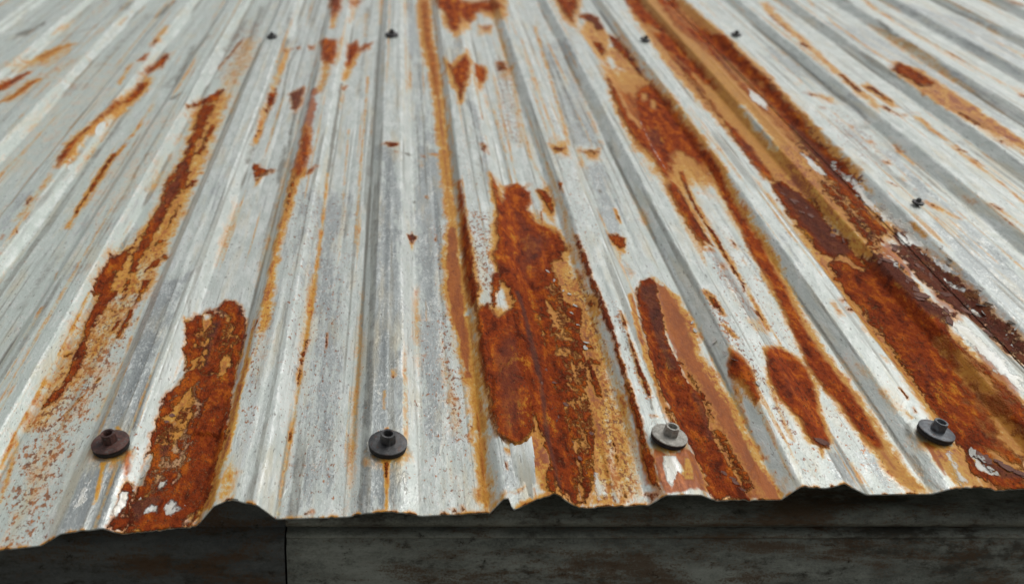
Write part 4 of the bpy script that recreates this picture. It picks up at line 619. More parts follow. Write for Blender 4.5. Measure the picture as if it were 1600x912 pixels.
('speck',0.80,4.40,0.48,[297.1,896.2,300.8,843.3,302.0,783.8,322.2,800.1,323.3,861.8,315.9,907.0]),
('rust',0.55,2.02,0.50,[319.8,804.5,321.2,787.9,325.7,790.4,326.2,808.8]),
('ochre',0.50,3.40,0.51,[301.6,772.6,306.0,751.9,320.3,765.1,321.2,787.9]),
('ochre',0.60,3.32,0.38,[348.0,1187.9,350.8,1136.3,350.2,1107.0,354.7,1107.0,358.5,1136.3,355.5,1186.6]),
('ochre',0.30,3.28,0.40,[348.5,1097.5,351.9,1052.0,357.2,1050.9,355.9,1097.5]),
('rust',0.40,2.63,0.44,[340.2,954.3,339.7,934.0,345.6,936.0,345.9,955.3]),
('ochre',0.35,3.95,0.44,[342.3,961.9,337.4,928.2,347.2,930.2,351.7,961.9]),
('ochre',0.35,1.56,0.47,[340.5,910.7,342.1,863.7,345.5,864.6,343.7,910.7]),
('rust',1.00,3.22,0.49,[365.7,1215.0,368.2,1177.3,369.9,1136.3,367.2,1088.8,364.4,1046.7,362.0,1005.1,359.8,968.0,355.7,935.0,353.8,896.9,354.7,863.7,353.0,838.5,349.1,803.6,346.5,776.3,344.1,753.2,340.2,722.7,339.9,702.6,341.6,684.0,344.6,664.3,345.9,641.3,347.9,617.9,350.9,603.9,357.5,603.9,358.5,617.9,359.3,640.6,360.4,663.6,360.2,684.0,358.9,702.6,357.3,722.7,356.3,753.2,358.2,774.6,360.4,802.7,363.2,838.5,365.7,863.7,367.7,896.9,370.6,933.0,370.8,967.0,371.3,1004.0,372.0,1042.3,373.9,1080.7,376.8,1120.4,379.2,1153.3,379.2,1191.6]),
('ochre',1.00,5.09,0.52,[366.7,1206.2,369.1,1136.3,363.3,1046.7,358.8,968.0,354.8,932.1,351.6,863.7,348.0,803.6,342.5,753.2,337.7,703.4,342.1,664.3,344.6,617.9,347.2,590.4,351.1,568.8,356.2,555.7,369.6,555.7,363.8,568.8,363.0,590.4,363.7,617.9,365.3,664.3,364.0,703.4,362.4,753.2,366.2,802.7,370.5,861.8,374.6,923.1,374.4,959.7,375.9,1034.4,380.6,1111.9,384.7,1177.7]),
('pink',0.60,2.43,0.62,[349.2,621.0,351.6,594.1,353.3,579.5,357.0,579.5,357.2,594.1,357.8,621.0]),
('dark',0.30,4.18,0.51,[358.5,924.9,348.2,770.0,344.3,688.6,354.7,688.6,354.6,769.2,366.3,924.9]),
('rust',0.95,2.83,0.56,[276.1,724.3,280.3,720.3,282.8,710.5,283.2,694.1,281.2,673.9,278.8,654.5,275.1,649.8,274.9,665.4,273.1,679.4,270.0,688.6,267.8,696.4,271.6,710.1]),
('ochre',0.80,3.12,0.56,[275.7,726.1,285.6,696.9,278.5,648.3,273.5,646.8,270.9,679.8,266.8,694.2]),
('rust',0.50,2.77,0.57,[267.0,691.5,269.2,682.0,268.4,664.8,265.3,666.7]),
('ochre',0.60,2.20,0.57,[267.0,689.5,265.8,668.4,264.4,649.0,266.9,645.5,269.1,664.1,269.7,685.8]),
('rust',1.00,2.73,0.58,[305.1,721.1,318.1,741.6,326.6,741.8,333.0,731.7,336.2,715.8,334.8,696.8,330.6,673.1,325.3,649.7,319.2,621.0,318.5,610.1,312.2,598.6,305.3,593.9,300.7,599.2,299.3,611.5,301.8,630.0,298.3,639.9,295.6,652.8,295.4,673.9,296.7,694.1]),
('ochre',1.00,3.80,0.58,[304.6,726.1,325.4,750.1,337.0,727.7,338.6,694.0,328.8,653.9,320.0,609.9,307.2,591.6,296.9,599.2,298.5,627.6,291.0,673.1]),
('ochre',0.70,2.11,0.62,[301.4,594.6,300.8,581.3,302.6,581.3,308.2,595.3]),
('dark',0.60,2.28,0.61,[299.8,600.7,303.5,595.4,314.6,600.6,306.3,600.7]),
('dark',0.35,4.96,0.56,[304.2,701.7,315.5,690.4,313.0,661.2,300.6,648.3]),
('speck',1.00,3.95,0.53,[278.4,830.9,288.3,823.6,288.1,751.1,289.0,691.4,286.1,656.9,276.2,640.6,281.7,710.5,275.1,763.4]),
('rust',0.60,2.54,0.50,[279.4,816.3,282.6,789.5,285.7,778.2,288.0,778.2,287.1,789.5,287.5,816.3]),
('ochre',0.80,2.65,0.49,[277.8,828.4,281.1,801.0,285.2,778.2,288.5,778.2,289.2,801.0,283.7,828.4]),
('ochre',0.80,2.25,0.52,[279.3,767.2,283.5,742.7,287.9,742.7,283.8,767.2]),
('rust',0.50,1.27,0.52,[280.4,763.9,284.6,742.7,286.8,742.7,283.2,763.9]),
('ochre',0.50,1.92,0.53,[275.5,731.2,281.2,725.3,285.5,725.3,278.4,730.4]),
('speck',0.80,3.58,0.59,[291.3,682.2,296.1,664.9,291.8,607.7,280.2,600.7,280.6,631.6]),
('ochre',0.50,1.97,0.59,[289.0,664.9,285.7,623.5,285.3,600.7,289.1,600.7,289.5,623.5,293.0,664.9]),
('pink',0.50,2.55,0.60,[285.4,631.6,288.3,630.0,286.9,617.1,283.9,619.5]),
('ochre',0.40,4.38,0.53,[345.7,780.9,343.9,742.8,341.0,712.9,349.5,712.9,353.3,742.0,353.3,780.1]),
('rust',0.50,2.75,0.57,[343.3,688.6,339.3,673.1,341.8,660.8,350.5,660.1,350.1,672.3,347.8,689.3]),
('ochre',0.70,3.06,0.57,[344.4,696.0,339.8,673.1,341.3,653.9,348.3,653.9,352.6,672.3,349.6,696.0]),
('rust',0.50,2.02,0.58,[354.7,667.0,355.7,661.8,359.7,661.8,358.7,667.0]),
('grime_shade',0.40,1.59,0.61,[357.0,632.4,352.7,613.2,353.7,601.7,356.5,601.7,357.5,613.2,358.9,632.4]),
('ochre',0.40,1.58,0.65,[266.4,580.0,261.8,549.1,264.8,547.9,268.3,578.1]),
('rust',0.45,1.24,0.64,[269.5,566.9,268.9,562.6,270.6,561.4,271.4,565.0]),
('ochre',0.50,4.05,0.65,[270.4,572.7,272.0,564.4,264.8,547.9,264.6,560.7]),
('gray',0.80,4.40,0.64,[302.4,578.4,322.9,604.2,320.0,572.8,317.5,561.1,297.5,552.4]),
('gray',0.80,5.52,0.63,[352.0,605.5,350.6,579.5,350.4,557.8,336.1,555.8,336.2,589.8,343.2,613.2]),
('gray',0.50,5.48,0.64,[280.0,593.1,286.3,571.3,290.4,551.1,275.8,553.0]),
('rust',0.50,1.25,0.64,[324.7,579.5,324.4,565.4,326.7,564.7,326.6,578.9]),
('ochre',0.40,1.82,0.64,[325.1,589.8,322.4,562.1,326.7,563.3,328.8,589.8]),
('grime_shade',0.30,0.94,0.62,[330.0,612.5,325.5,582.5,327.3,582.5,331.9,612.5]),
('ochre',0.50,3.51,0.50,[388.3,808.6,386.7,780.7,393.5,780.7,395.7,809.5]),
('pink',0.45,3.29,0.50,[388.9,808.6,387.1,786.4,385.3,766.4,389.8,766.4,394.0,786.4,397.5,809.5]),
('rust',0.50,2.66,0.49,[399.5,811.8,400.4,804.8,410.1,812.7,415.3,826.9]),
('rust',0.50,3.14,0.50,[399.3,794.3,400.8,786.4,415.2,801.0,410.1,802.2]),
('ochre',0.45,5.20,0.50,[402.3,797.8,403.3,769.7,421.5,784.8,422.0,813.5]),
('ochre',0.40,4.59,0.57,[376.5,710.9,376.0,656.8,379.0,638.6,387.5,636.5,385.5,652.6,382.0,705.5]),
('pink',0.20,4.62,0.57,[375.8,702.1,376.4,649.0,383.8,644.8,381.2,696.8]),
('rust',0.50,1.15,0.57,[394.9,673.8,394.6,656.2,397.5,656.9,396.9,673.8]),
('rust',0.45,1.50,0.59,[393.1,647.6,392.9,639.2,396.2,639.9,396.5,648.3]),
('ochre',0.60,2.23,0.59,[383.8,644.8,387.7,632.4,393.1,631.7,388.3,644.1]),
('ochre',0.85,4.74,0.55,[424.0,811.1,425.4,791.3,421.7,736.9,416.8,688.6,408.8,639.2,409.0,623.6,400.9,628.3,404.9,682.8,412.3,748.4]),
('ochre',0.95,3.46,0.63,[388.2,605.3,394.1,597.7,411.2,602.2,409.3,579.4,404.4,557.0,388.3,555.0,384.7,566.9,383.5,584.1]),
('pale',0.70,3.90,0.64,[392.7,594.7,399.4,593.8,398.8,577.5,397.5,560.5,389.2,557.1,390.9,570.4]),
('pink',0.80,2.17,0.63,[384.0,605.3,383.4,587.1,382.9,566.9,386.5,566.9,388.4,587.8,388.7,605.3]),
('dark',0.40,2.12,0.62,[383.0,605.3,383.2,587.9,386.9,587.9,387.7,605.3]),
('grime_shade',0.50,2.73,0.64,[371.4,597.2,369.4,572.4,372.2,555.2,378.1,553.4,374.5,570.5,375.4,594.7]),
('grime_shade',0.50,2.31,0.61,[379.9,630.3,376.6,616.4,379.9,599.6,386.6,598.3,382.2,613.0,385.4,628.3]),
('gray',0.70,6.03,0.46,[397.8,1002.0,396.2,925.5,387.3,845.2,387.9,797.8,377.7,791.5,380.5,859.8,380.5,926.6]),
('rust',1.00,5.26,0.50,[432.0,1103.9,445.9,1107.7,453.7,1077.8,458.9,1043.4,458.9,1004.0,453.9,971.1,460.6,962.8,461.5,937.7,458.8,905.6,460.9,890.6,470.0,892.4,480.4,881.5,479.4,843.3,478.3,810.1,473.8,770.4,471.0,737.3,473.5,709.3,475.9,672.8,479.0,640.6,437.0,557.2,418.1,559.1,406.4,570.2,410.0,600.1,414.0,631.9,412.4,650.4,417.0,686.8,419.6,726.9,420.7,766.2,419.3,811.1,417.1,842.5,423.2,884.7,424.9,935.0,423.5,988.9,423.9,1049.1]),
('ochre',1.00,6.80,0.51,[431.9,1115.4,459.5,987.9,461.8,908.9,481.4,855.2,474.2,761.7,483.0,648.3,437.0,557.2,406.5,555.6,405.6,622.5,407.0,801.3,420.5,992.1]),
('dark',0.75,6.52,0.43,[432.0,1103.9,453.7,1077.8,458.9,1004.0,456.0,958.8,459.9,935.9,444.4,902.8,429.9,923.9,427.3,992.1]),
('dark',0.80,5.83,0.48,[460.9,890.6,482.2,886.0,488.9,844.3,487.5,796.0,473.7,772.6,466.3,806.8,463.9,848.0,460.0,872.0]),
('ochre',1.00,5.23,0.50,[420.0,850.0,429.3,847.5,429.4,802.7,426.6,768.4,418.8,763.0,419.6,807.6]),
('subrust',0.55,4.89,0.51,[422.0,813.5,425.9,808.5,423.8,779.3,418.2,773.8]),
('subrust',0.80,3.27,0.45,[405.0,939.3,418.2,949.8,422.1,923.9,432.7,914.0,448.7,922.5,451.8,897.3,458.6,889.1,449.6,883.8,438.5,903.8,419.7,895.9,404.9,909.3]),
('subrust',0.85,8.95,0.55,[462.5,745.1,468.3,726.1,470.7,693.0,469.7,665.7,465.0,655.5,459.2,669.9,457.5,697.9,459.6,725.3]),
('ochre',1.00,6.09,0.57,[462.1,750.4,470.8,731.2,474.7,665.7,474.6,632.3,455.0,590.4,445.7,613.2,446.1,653.2,456.7,707.4]),
('subrust',0.80,4.89,0.61,[458.5,653.2,462.6,639.2,462.6,607.3,450.5,582.5,446.8,597.2,446.8,620.4]),
('subrust',0.80,4.72,0.63,[431.8,604.8,439.3,601.0,450.5,582.5,446.4,574.5,434.9,578.9,429.0,589.8]),
('pink',0.60,4.13,0.55,[485.4,773.5,487.3,721.1,489.8,665.7,476.6,640.6,472.8,692.2]),
('pink',0.80,3.82,0.60,[462.0,647.6,470.0,628.3,463.4,613.7,461.8,632.4]),
('dark',0.35,8.14,0.57,[426.1,747.2,444.9,727.7,436.6,653.9,422.8,605.5,422.6,645.5]),
('pink',1.00,2.94,0.64,[417.0,579.5,425.9,574.5,447.9,577.3,436.3,555.8,409.6,556.7]),
('dark',0.80,2.21,0.63,[417.2,601.7,424.9,600.3,426.6,589.8,432.6,578.9,446.4,574.5,443.4,568.8,428.3,570.2,417.5,575.9,415.6,586.1]),
('pale',0.75,2.35,0.63,[416.6,602.4,420.3,596.4,421.1,583.1,425.9,574.5,419.1,574.5,412.8,578.4]),
('subrust',0.90,2.35,0.63,[416.6,602.4,420.3,596.4,421.1,583.1,425.9,574.5,419.1,574.5,412.8,578.4]),
('ochre',1.00,4.82,0.28,[460.7,2020.4,460.0,1905.0,457.1,1775.6,459.6,1665.7,460.1,1571.7,459.9,1494.3,459.8,1434.7,460.3,1387.3,474.8,1361.9,469.5,1408.5,473.4,1459.0,475.7,1537.9,478.5,1629.9,476.2,1731.9,478.4,1866.2,479.2,1983.4]),
('ochre',1.00,5.33,0.41,[462.2,1202.0,462.5,1149.8,461.6,1097.0,460.4,1050.5,458.5,1010.6,459.2,977.3,459.1,946.8,457.2,911.2,466.4,889.7,469.8,926.4,469.2,956.3,467.2,987.8,470.2,1031.3,474.1,1081.6,473.7,1136.0,474.1,1187.7]),
('ochre',0.60,5.90,0.34,[460.7,1385.9,460.6,1282.9,461.0,1197.1,471.2,1179.0,474.1,1260.8,473.9,1361.9]),
('subrust',0.95,3.62,0.41,[464.3,1185.5,464.0,1139.5,463.3,1092.3,461.5,1044.8,460.0,1006.2,459.6,975.2,459.9,945.7,458.1,916.8,465.9,897.1,468.5,926.4,467.9,956.3,466.5,987.8,469.5,1031.3,473.3,1081.6,473.0,1132.0,472.8,1179.0]),
('rust',0.95,5.93,0.27,[435.9,2038.8,462.5,2012.6,459.1,1911.2,460.9,1793.6,462.5,1680.2,463.7,1584.1,462.6,1503.6,462.1,1444.8,457.2,1458.9,449.7,1510.2,443.7,1582.0,436.1,1663.5,434.8,1765.2,432.4,1862.0]),
('rust',0.90,4.54,0.33,[438.2,1719.8,440.7,1655.9,441.4,1588.9,447.7,1541.2,444.6,1460.4,441.9,1374.2,439.7,1321.3,443.3,1280.1,444.7,1228.5,443.4,1171.8,441.4,1116.6,432.5,1107.7,427.7,1151.1,429.4,1215.0,433.7,1281.5,437.0,1355.5,441.1,1454.4,436.8,1544.5,434.2,1610.2]),
('ochre',1.00,6.35,0.32,[427.1,1911.2,448.2,1816.9,460.5,1613.9,453.1,1382.4,451.0,1176.0,440.5,1107.0,431.2,1125.2,433.0,1279.0,441.7,1516.7,423.8,1754.6]),
('subrust',0.80,4.72,0.26,[438.8,1836.7,449.4,1801.3,452.5,1765.2,438.4,1760.6,431.8,1792.7]),
('dark',0.50,4.98,0.29,[434.2,1610.2,451.5,1588.9,439.9,1549.6,426.8,1561.4]),
('dark',0.60,5.53,0.36,[440.9,1277.7,444.7,1228.5,443.1,1151.1,436.4,1153.6,432.3,1219.5]),
('subrust',0.80,3.24,0.33,[442.6,1410.5,449.3,1368.7,447.7,1301.1,440.6,1306.1,437.0,1355.5]),
('ochre',0.70,4.92,0.34,[438.6,1426.4,442.9,1342.1,448.1,1253.9,449.4,1176.0,459.4,1173.5,459.9,1249.8,458.1,1340.6,454.7,1424.8]),
('rust',0.85,5.60,0.33,[487.0,1990.8,532.0,2012.6,526.1,1944.2,521.2,1845.7,528.7,1796.5,533.5,1749.0,543.1,1699.3,540.8,1624.3,539.5,1551.5,540.7,1485.6,538.6,1414.3,536.1,1346.2,534.6,1290.1,530.1,1232.9,532.1,1185.9,534.2,1135.1,530.0,1099.4,521.6,1057.3,498.4,984.6,510.0,962.8,485.4,923.5,484.0,949.2,487.2,1000.9,491.2,1066.8,494.5,1145.4,493.2,1214.3,495.2,1285.2,488.4,1345.7,488.8,1418.6,490.9,1504.9,490.1,1588.0,488.5,1685.3,483.7,1800.3,482.0,1892.7]),
('ochre',1.00,6.66,0.33,[478.4,1990.8,535.9,1999.5,535.4,1807.7,546.8,1652.5,547.0,1487.3,538.3,1297.7,536.0,1116.8,516.0,1008.4,516.6,960.9,473.4,902.1,476.2,1000.9,486.3,1170.5,481.1,1333.6,480.5,1560.1,470.9,1774.1]),
('subrust',0.75,6.12,0.25,[491.7,1914.3,524.9,1938.4,521.3,1836.7,519.4,1784.1,491.6,1758.9,487.5,1845.5]),
('subrust',0.70,5.61,0.27,[490.6,1685.3,499.4,1654.3,493.6,1624.3,482.5,1637.4]),
('pink',0.80,4.50,0.26,[486.1,1791.5,514.6,1810.1,514.7,1740.4,490.3,1701.2,482.4,1748.5]),
('dark',0.55,4.91,0.29,[495.7,1616.9,523.6,1619.1,524.3,1485.0,497.7,1433.4,488.8,1518.0]),
('subrust',1.00,3.12,0.32,[497.9,1418.6,516.3,1436.5,516.2,1383.7,495.6,1329.8,490.0,1351.1,487.7,1378.5]),
('pale',0.80,3.12,0.32,[497.9,1418.6,516.3,1436.5,516.2,1383.7,495.6,1329.8,490.0,1351.1,487.7,1378.5]),
('subrust',0.90,2.99,0.31,[529.5,1494.2,532.3,1461.4,530.9,1438.8,526.9,1454.2]),
('subrust',0.70,5.02,0.31,[497.2,1513.1,511.0,1489.5,518.0,1448.4,493.3,1418.6]),
('subrust',1.00,3.63,0.38,[487.8,1170.5,492.8,1157.8,494.9,1125.2,493.4,1096.7,486.7,1094.1,481.9,1118.8]),
('pale',0.80,3.63,0.38,[487.8,1170.5,492.8,1157.8,494.9,1125.2,493.4,1096.7,486.7,1094.1,481.9,1118.8]),
('subrust',0.70,3.73,0.40,[481.9,1069.3,488.6,1052.4,482.7,1040.6,478.6,1052.4]),
('dark',0.60,4.45,0.37,[521.0,1316.2,527.7,1272.2,525.4,1186.6,522.2,1096.3,500.4,1068.0,498.5,1139.3,497.2,1214.3]),
('subrust',0.80,4.55,0.35,[508.3,1280.2,518.5,1278.0,516.7,1238.9,496.5,1209.8]),
('subrust',0.90,3.54,0.37,[529.1,1198.4,532.5,1187.6,532.1,1173.1,528.7,1183.7]),
('dark',0.90,2.71,0.43,[480.4,980.3,483.5,967.7,483.0,940.2,478.4,938.2,476.5,956.3]),
('subrust',0.70,6.04,0.41,[515.0,1077.8,516.0,1052.0,498.9,992.7,492.1,992.7,493.6,1017.6]),
('subrust',0.60,4.74,0.42,[475.0,1034.7,479.6,1000.9,479.4,965.6,472.8,965.6,469.7,992.7]),
('rust',0.70,4.33,0.49,[524.4,992.1,527.7,969.0,528.5,929.0,530.6,892.3,531.2,854.4,533.5,823.5,533.9,789.8,534.0,742.1,518.6,708.9,515.3,739.0,513.5,773.8,496.3,784.6,489.8,813.6,488.0,856.1,489.2,898.9]),
('dark',1.00,4.81,0.49,[524.4,992.1,527.7,969.0,528.5,929.0,530.6,892.3,531.2,854.4,533.5,823.5,533.9,789.8,534.0,742.1,518.6,708.9,515.3,739.0,513.5,773.8,496.3,784.6,489.8,813.6,488.0,856.1,489.2,898.9]),
('rust',0.70,5.43,0.48,[462.0,906.1,472.8,900.7,475.8,856.1,476.8,817.2,484.1,795.2,492.1,775.7,480.2,762.6,467.5,783.8,465.5,831.8,463.5,875.8]),
('dark',1.00,4.83,0.48,[462.0,906.1,472.8,900.7,475.8,856.1,476.8,817.2,484.1,795.2,492.1,775.7,480.2,762.6,467.5,783.8,465.5,831.8,463.5,875.8]),
('pink',0.70,4.97,0.46,[471.2,923.5,493.5,935.2,493.0,896.2,488.9,844.3,476.4,843.3,471.1,881.5]),
('pale',0.60,3.20,0.46,[476.5,902.1,481.4,889.7,481.4,855.2,485.8,848.4,477.4,848.4,472.8,869.1]),
('pale',0.90,2.68,0.46,[527.0,920.5,529.2,908.1,531.4,881.3,531.9,866.4,527.9,874.7,525.8,893.6]),
('pale',0.80,2.58,0.48,[522.2,868.9,526.0,854.2,529.9,836.2,524.9,839.1,519.9,850.9]),
('pale',0.90,2.81,0.44,[526.0,967.5,530.1,955.7,531.4,930.8,527.8,927.1,523.4,945.8]),
('pale',0.80,3.38,0.44,[523.2,976.3,523.3,957.8,520.2,935.0,514.3,939.9,516.6,960.9]),
('pale',0.90,5.54,0.54,[479.3,772.6,491.0,773.5,494.0,745.6,494.9,715.2,498.0,676.4,487.2,655.9,483.0,682.2,481.1,714.4,478.7,747.7]),
('pale',0.70,2.97,0.50,[532.9,814.8,535.7,802.7,535.4,776.9,532.7,780.3]),
('pale',0.70,2.96,0.50,[519.6,827.2,522.8,809.7,524.7,790.4,518.9,792.1,515.8,809.7]),
('pink',0.60,3.83,0.50,[485.9,824.5,511.2,835.8,503.6,792.1,491.4,780.2,484.1,795.2]),
('pale',0.90,6.05,0.41,[521.3,1153.6,529.9,1089.3,527.5,1020.6,534.0,974.1,530.0,965.9,523.0,992.1,516.1,1043.3,522.2,1096.3]),
('pale',0.70,4.76,0.42,[527.9,1074.3,527.5,1020.6,527.4,986.8,516.2,992.1,521.1,1034.6]),
('rust',0.50,3.12,0.42,[503.7,1003.0,497.1,984.6,517.5,995.3,523.0,995.3,525.7,1008.4,519.2,1022.8]),
('ochre',0.60,4.13,0.42,[498.9,992.7,498.2,961.0,521.1,984.2,524.9,1016.6]),
('rust',0.55,2.13,0.43,[534.8,980.4,534.4,950.5,536.2,935.5,537.7,932.4,537.4,946.4,536.5,976.1]),
('ochre',0.80,3.03,0.43,[534.7,977.2,534.5,943.5,538.1,938.3,537.9,970.9]),
('ochre',0.50,1.92,0.46,[535.7,930.6,535.2,868.2,537.1,865.4,537.9,927.6]),
('ochre',0.60,5.73,0.28,[688.1,1989.0,658.4,1820.1,654.7,1723.6,646.9,1579.2,643.6,1463.7,641.7,1391.3,642.8,1323.4,657.6,1321.9,660.8,1389.8,660.5,1463.7,681.0,1617.4,691.2,1767.1,694.4,1862.0,706.1,1991.2]),
('rust',0.50,3.80,0.26,[659.0,1854.8,653.7,1782.7,656.5,1711.4,680.8,1754.6,678.2,1827.7,682.0,1899.5]),
('rust',0.60,3.55,0.28,[650.0,1656.5,649.5,1618.9,659.1,1622.5,659.8,1660.1]),
('rust',0.60,3.18,0.31,[649.7,1490.4,647.2,1448.4,647.1,1402.7,656.1,1402.7,656.5,1448.4,660.0,1492.0]),
('ochre',0.70,3.63,0.32,[660.9,1450.0,681.1,1424.8,682.5,1368.7,696.7,1368.7,698.8,1423.3,695.2,1483.4]),
('rust',0.60,3.25,0.32,[682.0,1466.5,685.7,1424.8,689.5,1396.3,694.9,1396.3,696.0,1423.3,697.1,1466.5]),
('dark',0.60,2.91,0.32,[647.8,1395.4,653.1,1373.0,680.5,1407.6,658.6,1395.4]),
('rust',0.55,3.41,0.33,[653.1,1340.3,657.3,1309.0,702.5,1347.3,711.2,1347.3,682.7,1342.1,678.5,1374.2]),
('ochre',0.60,3.95,0.34,[654.3,1314.1,695.3,1336.8,693.8,1270.4,698.5,1208.4,704.9,1208.4,702.2,1270.4,709.2,1336.8,681.4,1347.3]),
('grime_shade',0.50,4.81,0.35,[687.1,1316.2,689.6,1248.2,706.7,1230.8,718.1,1230.8,702.0,1246.9,698.5,1314.8]),
('rust',0.50,3.72,0.36,[697.8,1225.3,696.5,1197.4,704.4,1197.4,705.1,1224.0]),
('ochre',0.60,3.80,0.38,[691.3,1230.8,692.1,1165.5,694.4,1105.8,692.2,1038.7,698.6,1039.8,701.1,1107.0,701.5,1165.5,701.8,1232.1]),
('rust',0.50,3.11,0.38,[698.8,1176.0,699.0,1152.4,705.1,1152.4,705.1,1176.0]),
('rust',0.75,4.33,0.30,[786.2,1587.1,791.8,1563.0,794.0,1523.2,794.3,1477.2,757.2,1430.4,743.5,1424.5,744.6,1460.6,742.1,1485.6,740.4,1513.1]),
('ochre',1.00,5.58,0.32,[784.6,1597.7,802.8,1542.9,802.3,1437.9,800.8,1342.1,797.9,1230.8,782.4,1201.8,755.7,1225.6,743.3,1283.8,737.8,1363.4,738.1,1434.9,740.6,1506.5]),
('pink',0.70,3.92,0.30,[786.8,1569.9,793.0,1529.7,792.2,1497.5,759.5,1460.6]),
('rust',0.50,4.65,0.34,[741.3,1329.8,744.1,1283.8,748.7,1247.5,760.2,1247.5,759.3,1283.8,756.0,1331.2]),
('pink',0.35,5.48,0.32,[732.2,1495.6,730.4,1408.1,732.7,1335.0,746.2,1321.9,742.5,1389.8,743.2,1479.3]),
('dark',0.80,2.89,0.30,[732.8,1508.4,732.6,1487.6,737.6,1474.7,736.8,1496.9]),
('grime_shade',0.80,2.17,0.30,[731.8,1508.4,733.9,1484.4,737.7,1473.1,735.5,1500.2]),
('rust',0.60,3.53,0.34,[752.3,1271.5,757.1,1259.4,782.2,1289.9,782.5,1302.2]),
('rust',0.50,3.67,0.36,[745.0,1212.9,744.7,1195.1,751.0,1195.1,753.1,1212.9]),
('ochre',0.50,6.12,0.36,[742.1,1247.5,749.8,1158.7,780.6,1186.6,758.5,1247.5]),
('ochre',0.60,2.91,0.26,[786.9,2010.0,751.5,1791.5,748.6,1643.1,750.7,1549.8,757.4,1551.5,754.6,1644.9,757.9,1793.4,793.1,2010.0]),
('grime_shade',0.50,2.28,0.26,[787.6,1999.5,747.0,1637.4,750.3,1635.6,792.5,1999.5]),
('ochre',0.50,3.89,0.28,[895.2,2028.1,857.5,1780.8,883.7,1710.0,885.9,1603.0,890.3,1489.6,891.7,1411.8,900.0,1414.8,897.9,1491.2,895.1,1603.0,892.3,1710.0,888.1,1827.7,904.2,2025.9]),
('rust',0.45,3.43,0.28,[887.4,1648.4,886.5,1582.0,894.5,1582.0,894.7,1646.7]),
('rust',0.50,3.28,0.32,[885.8,1429.1,887.3,1406.1,897.4,1407.6,895.9,1430.7]),
('grime_shade',0.50,3.26,0.27,[896.4,2012.1,885.5,1713.9,887.2,1564.8,898.1,1566.4,893.1,1712.1,903.9,2012.1]),
('grime_shade',0.80,3.66,0.24,[835.9,1969.0,837.3,1928.4,845.5,1920.0,845.3,1962.6]),
('grime_shade',0.70,3.37,0.26,[837.9,1815.1,832.4,1750.9,837.3,1733.8,843.3,1807.2]),
('grime_shade',0.90,2.45,0.27,[829.1,1752.0,831.4,1721.7,836.1,1704.9,832.4,1740.6]),
('grime_shade',0.90,2.37,0.27,[830.4,1683.8,830.9,1653.2,836.3,1635.3,835.8,1669.2]),
('grime_shade',0.60,3.06,0.28,[830.6,1621.6,831.7,1594.6,835.4,1582.6,835.6,1607.5]),
('grime_shade',0.50,2.92,0.30,[830.5,1549.7,832.8,1493.9,835.9,1485.8,833.0,1539.6]),
('grime_shade',0.50,4.08,0.27,[931.7,1984.1,929.7,1741.5,936.6,1501.8,941.2,1496.9,933.4,1732.1,935.3,1971.2]),
('grime_shade',0.45,5.01,0.26,[1026.5,1905.0,1030.0,1679.7,1034.7,1663.4,1031.8,1884.6]),
('grime_shade',0.70,5.45,0.24,[1134.1,1992.4,1138.9,1894.8,1161.1,1892.7,1150.9,1970.7]),
('rust',0.40,5.47,0.24,[1138.4,1966.9,1146.8,1912.2,1161.0,1912.2,1151.6,1960.4]),
('grime_shade',0.50,3.36,0.26,[732.3,1802.3,731.5,1771.6,736.2,1756.2,736.5,1790.6]),
('grime_shade',0.40,2.37,0.28,[735.1,1661.6,734.2,1642.4,737.2,1635.3,738.2,1654.3]),
('ochre',0.50,4.57,0.32,[580.9,1441.0,591.7,1419.1,609.2,1382.4,620.0,1382.4,619.2,1419.1,589.6,1439.5]),
('rust',0.55,3.26,0.32,[583.0,1436.5,589.8,1419.1,602.7,1419.1,594.1,1436.5]),
('rust',0.50,2.82,0.33,[583.9,1374.2,584.4,1363.3,591.5,1363.3,592.8,1374.2]),
('grime_shade',0.50,4.73,0.34,[604.8,1303.6,604.7,1277.7,622.1,1279.0,625.3,1303.6]),
('rust',0.45,2.96,0.35,[595.9,1296.2,593.0,1280.1,600.4,1281.5,602.7,1296.2]),
('rust',0.45,3.06,0.36,[595.3,1238.9,598.2,1229.8,604.7,1229.8,605.1,1238.9]),
('ochre',0.40,4.40,0.31,[584.4,1485.0,584.3,1462.0,595.0,1460.4,598.4,1486.6]),
('rust',0.50,3.18,0.38,[587.3,1171.8,587.4,1155.2,595.1,1155.2,596.6,1171.8]),
('ochre',0.50,3.00,0.39,[588.4,1123.2,587.0,1108.9,592.9,1108.9,594.5,1123.2]),
('rust',0.55,3.10,0.36,[621.6,1224.0,619.3,1197.4,626.6,1196.1,626.8,1221.4]),
('ochre',0.60,3.15,0.37,[619.5,1215.0,618.3,1180.2,618.7,1152.4,622.7,1151.1,624.5,1180.2,627.1,1211.1]),
('rust',0.40,2.02,0.40,[588.3,1086.3,589.2,1080.8,592.8,1080.8,592.7,1086.3]),
('rust',0.40,2.23,0.39,[550.7,1078.5,556.8,1066.8,561.7,1068.0,555.7,1079.7]),
('speck',0.60,8.06,0.35,[551.1,1335.0,546.5,1126.8,606.7,1155.2,618.4,1368.7]),
('rust',0.50,3.88,0.41,[628.2,1057.6,629.8,1037.8,633.4,1032.2,632.7,1050.8]),
('pink',0.50,3.71,0.41,[627.1,1056.3,628.1,1028.0,632.4,1021.3,631.7,1047.2]),
('ochre',0.50,3.47,0.42,[638.4,1023.2,639.2,992.7,643.3,953.3,648.6,953.3,647.3,992.7,643.9,1021.0]),
('rust',0.50,3.17,0.41,[639.1,1015.3,641.0,998.7,645.8,997.6,645.4,1014.2]),
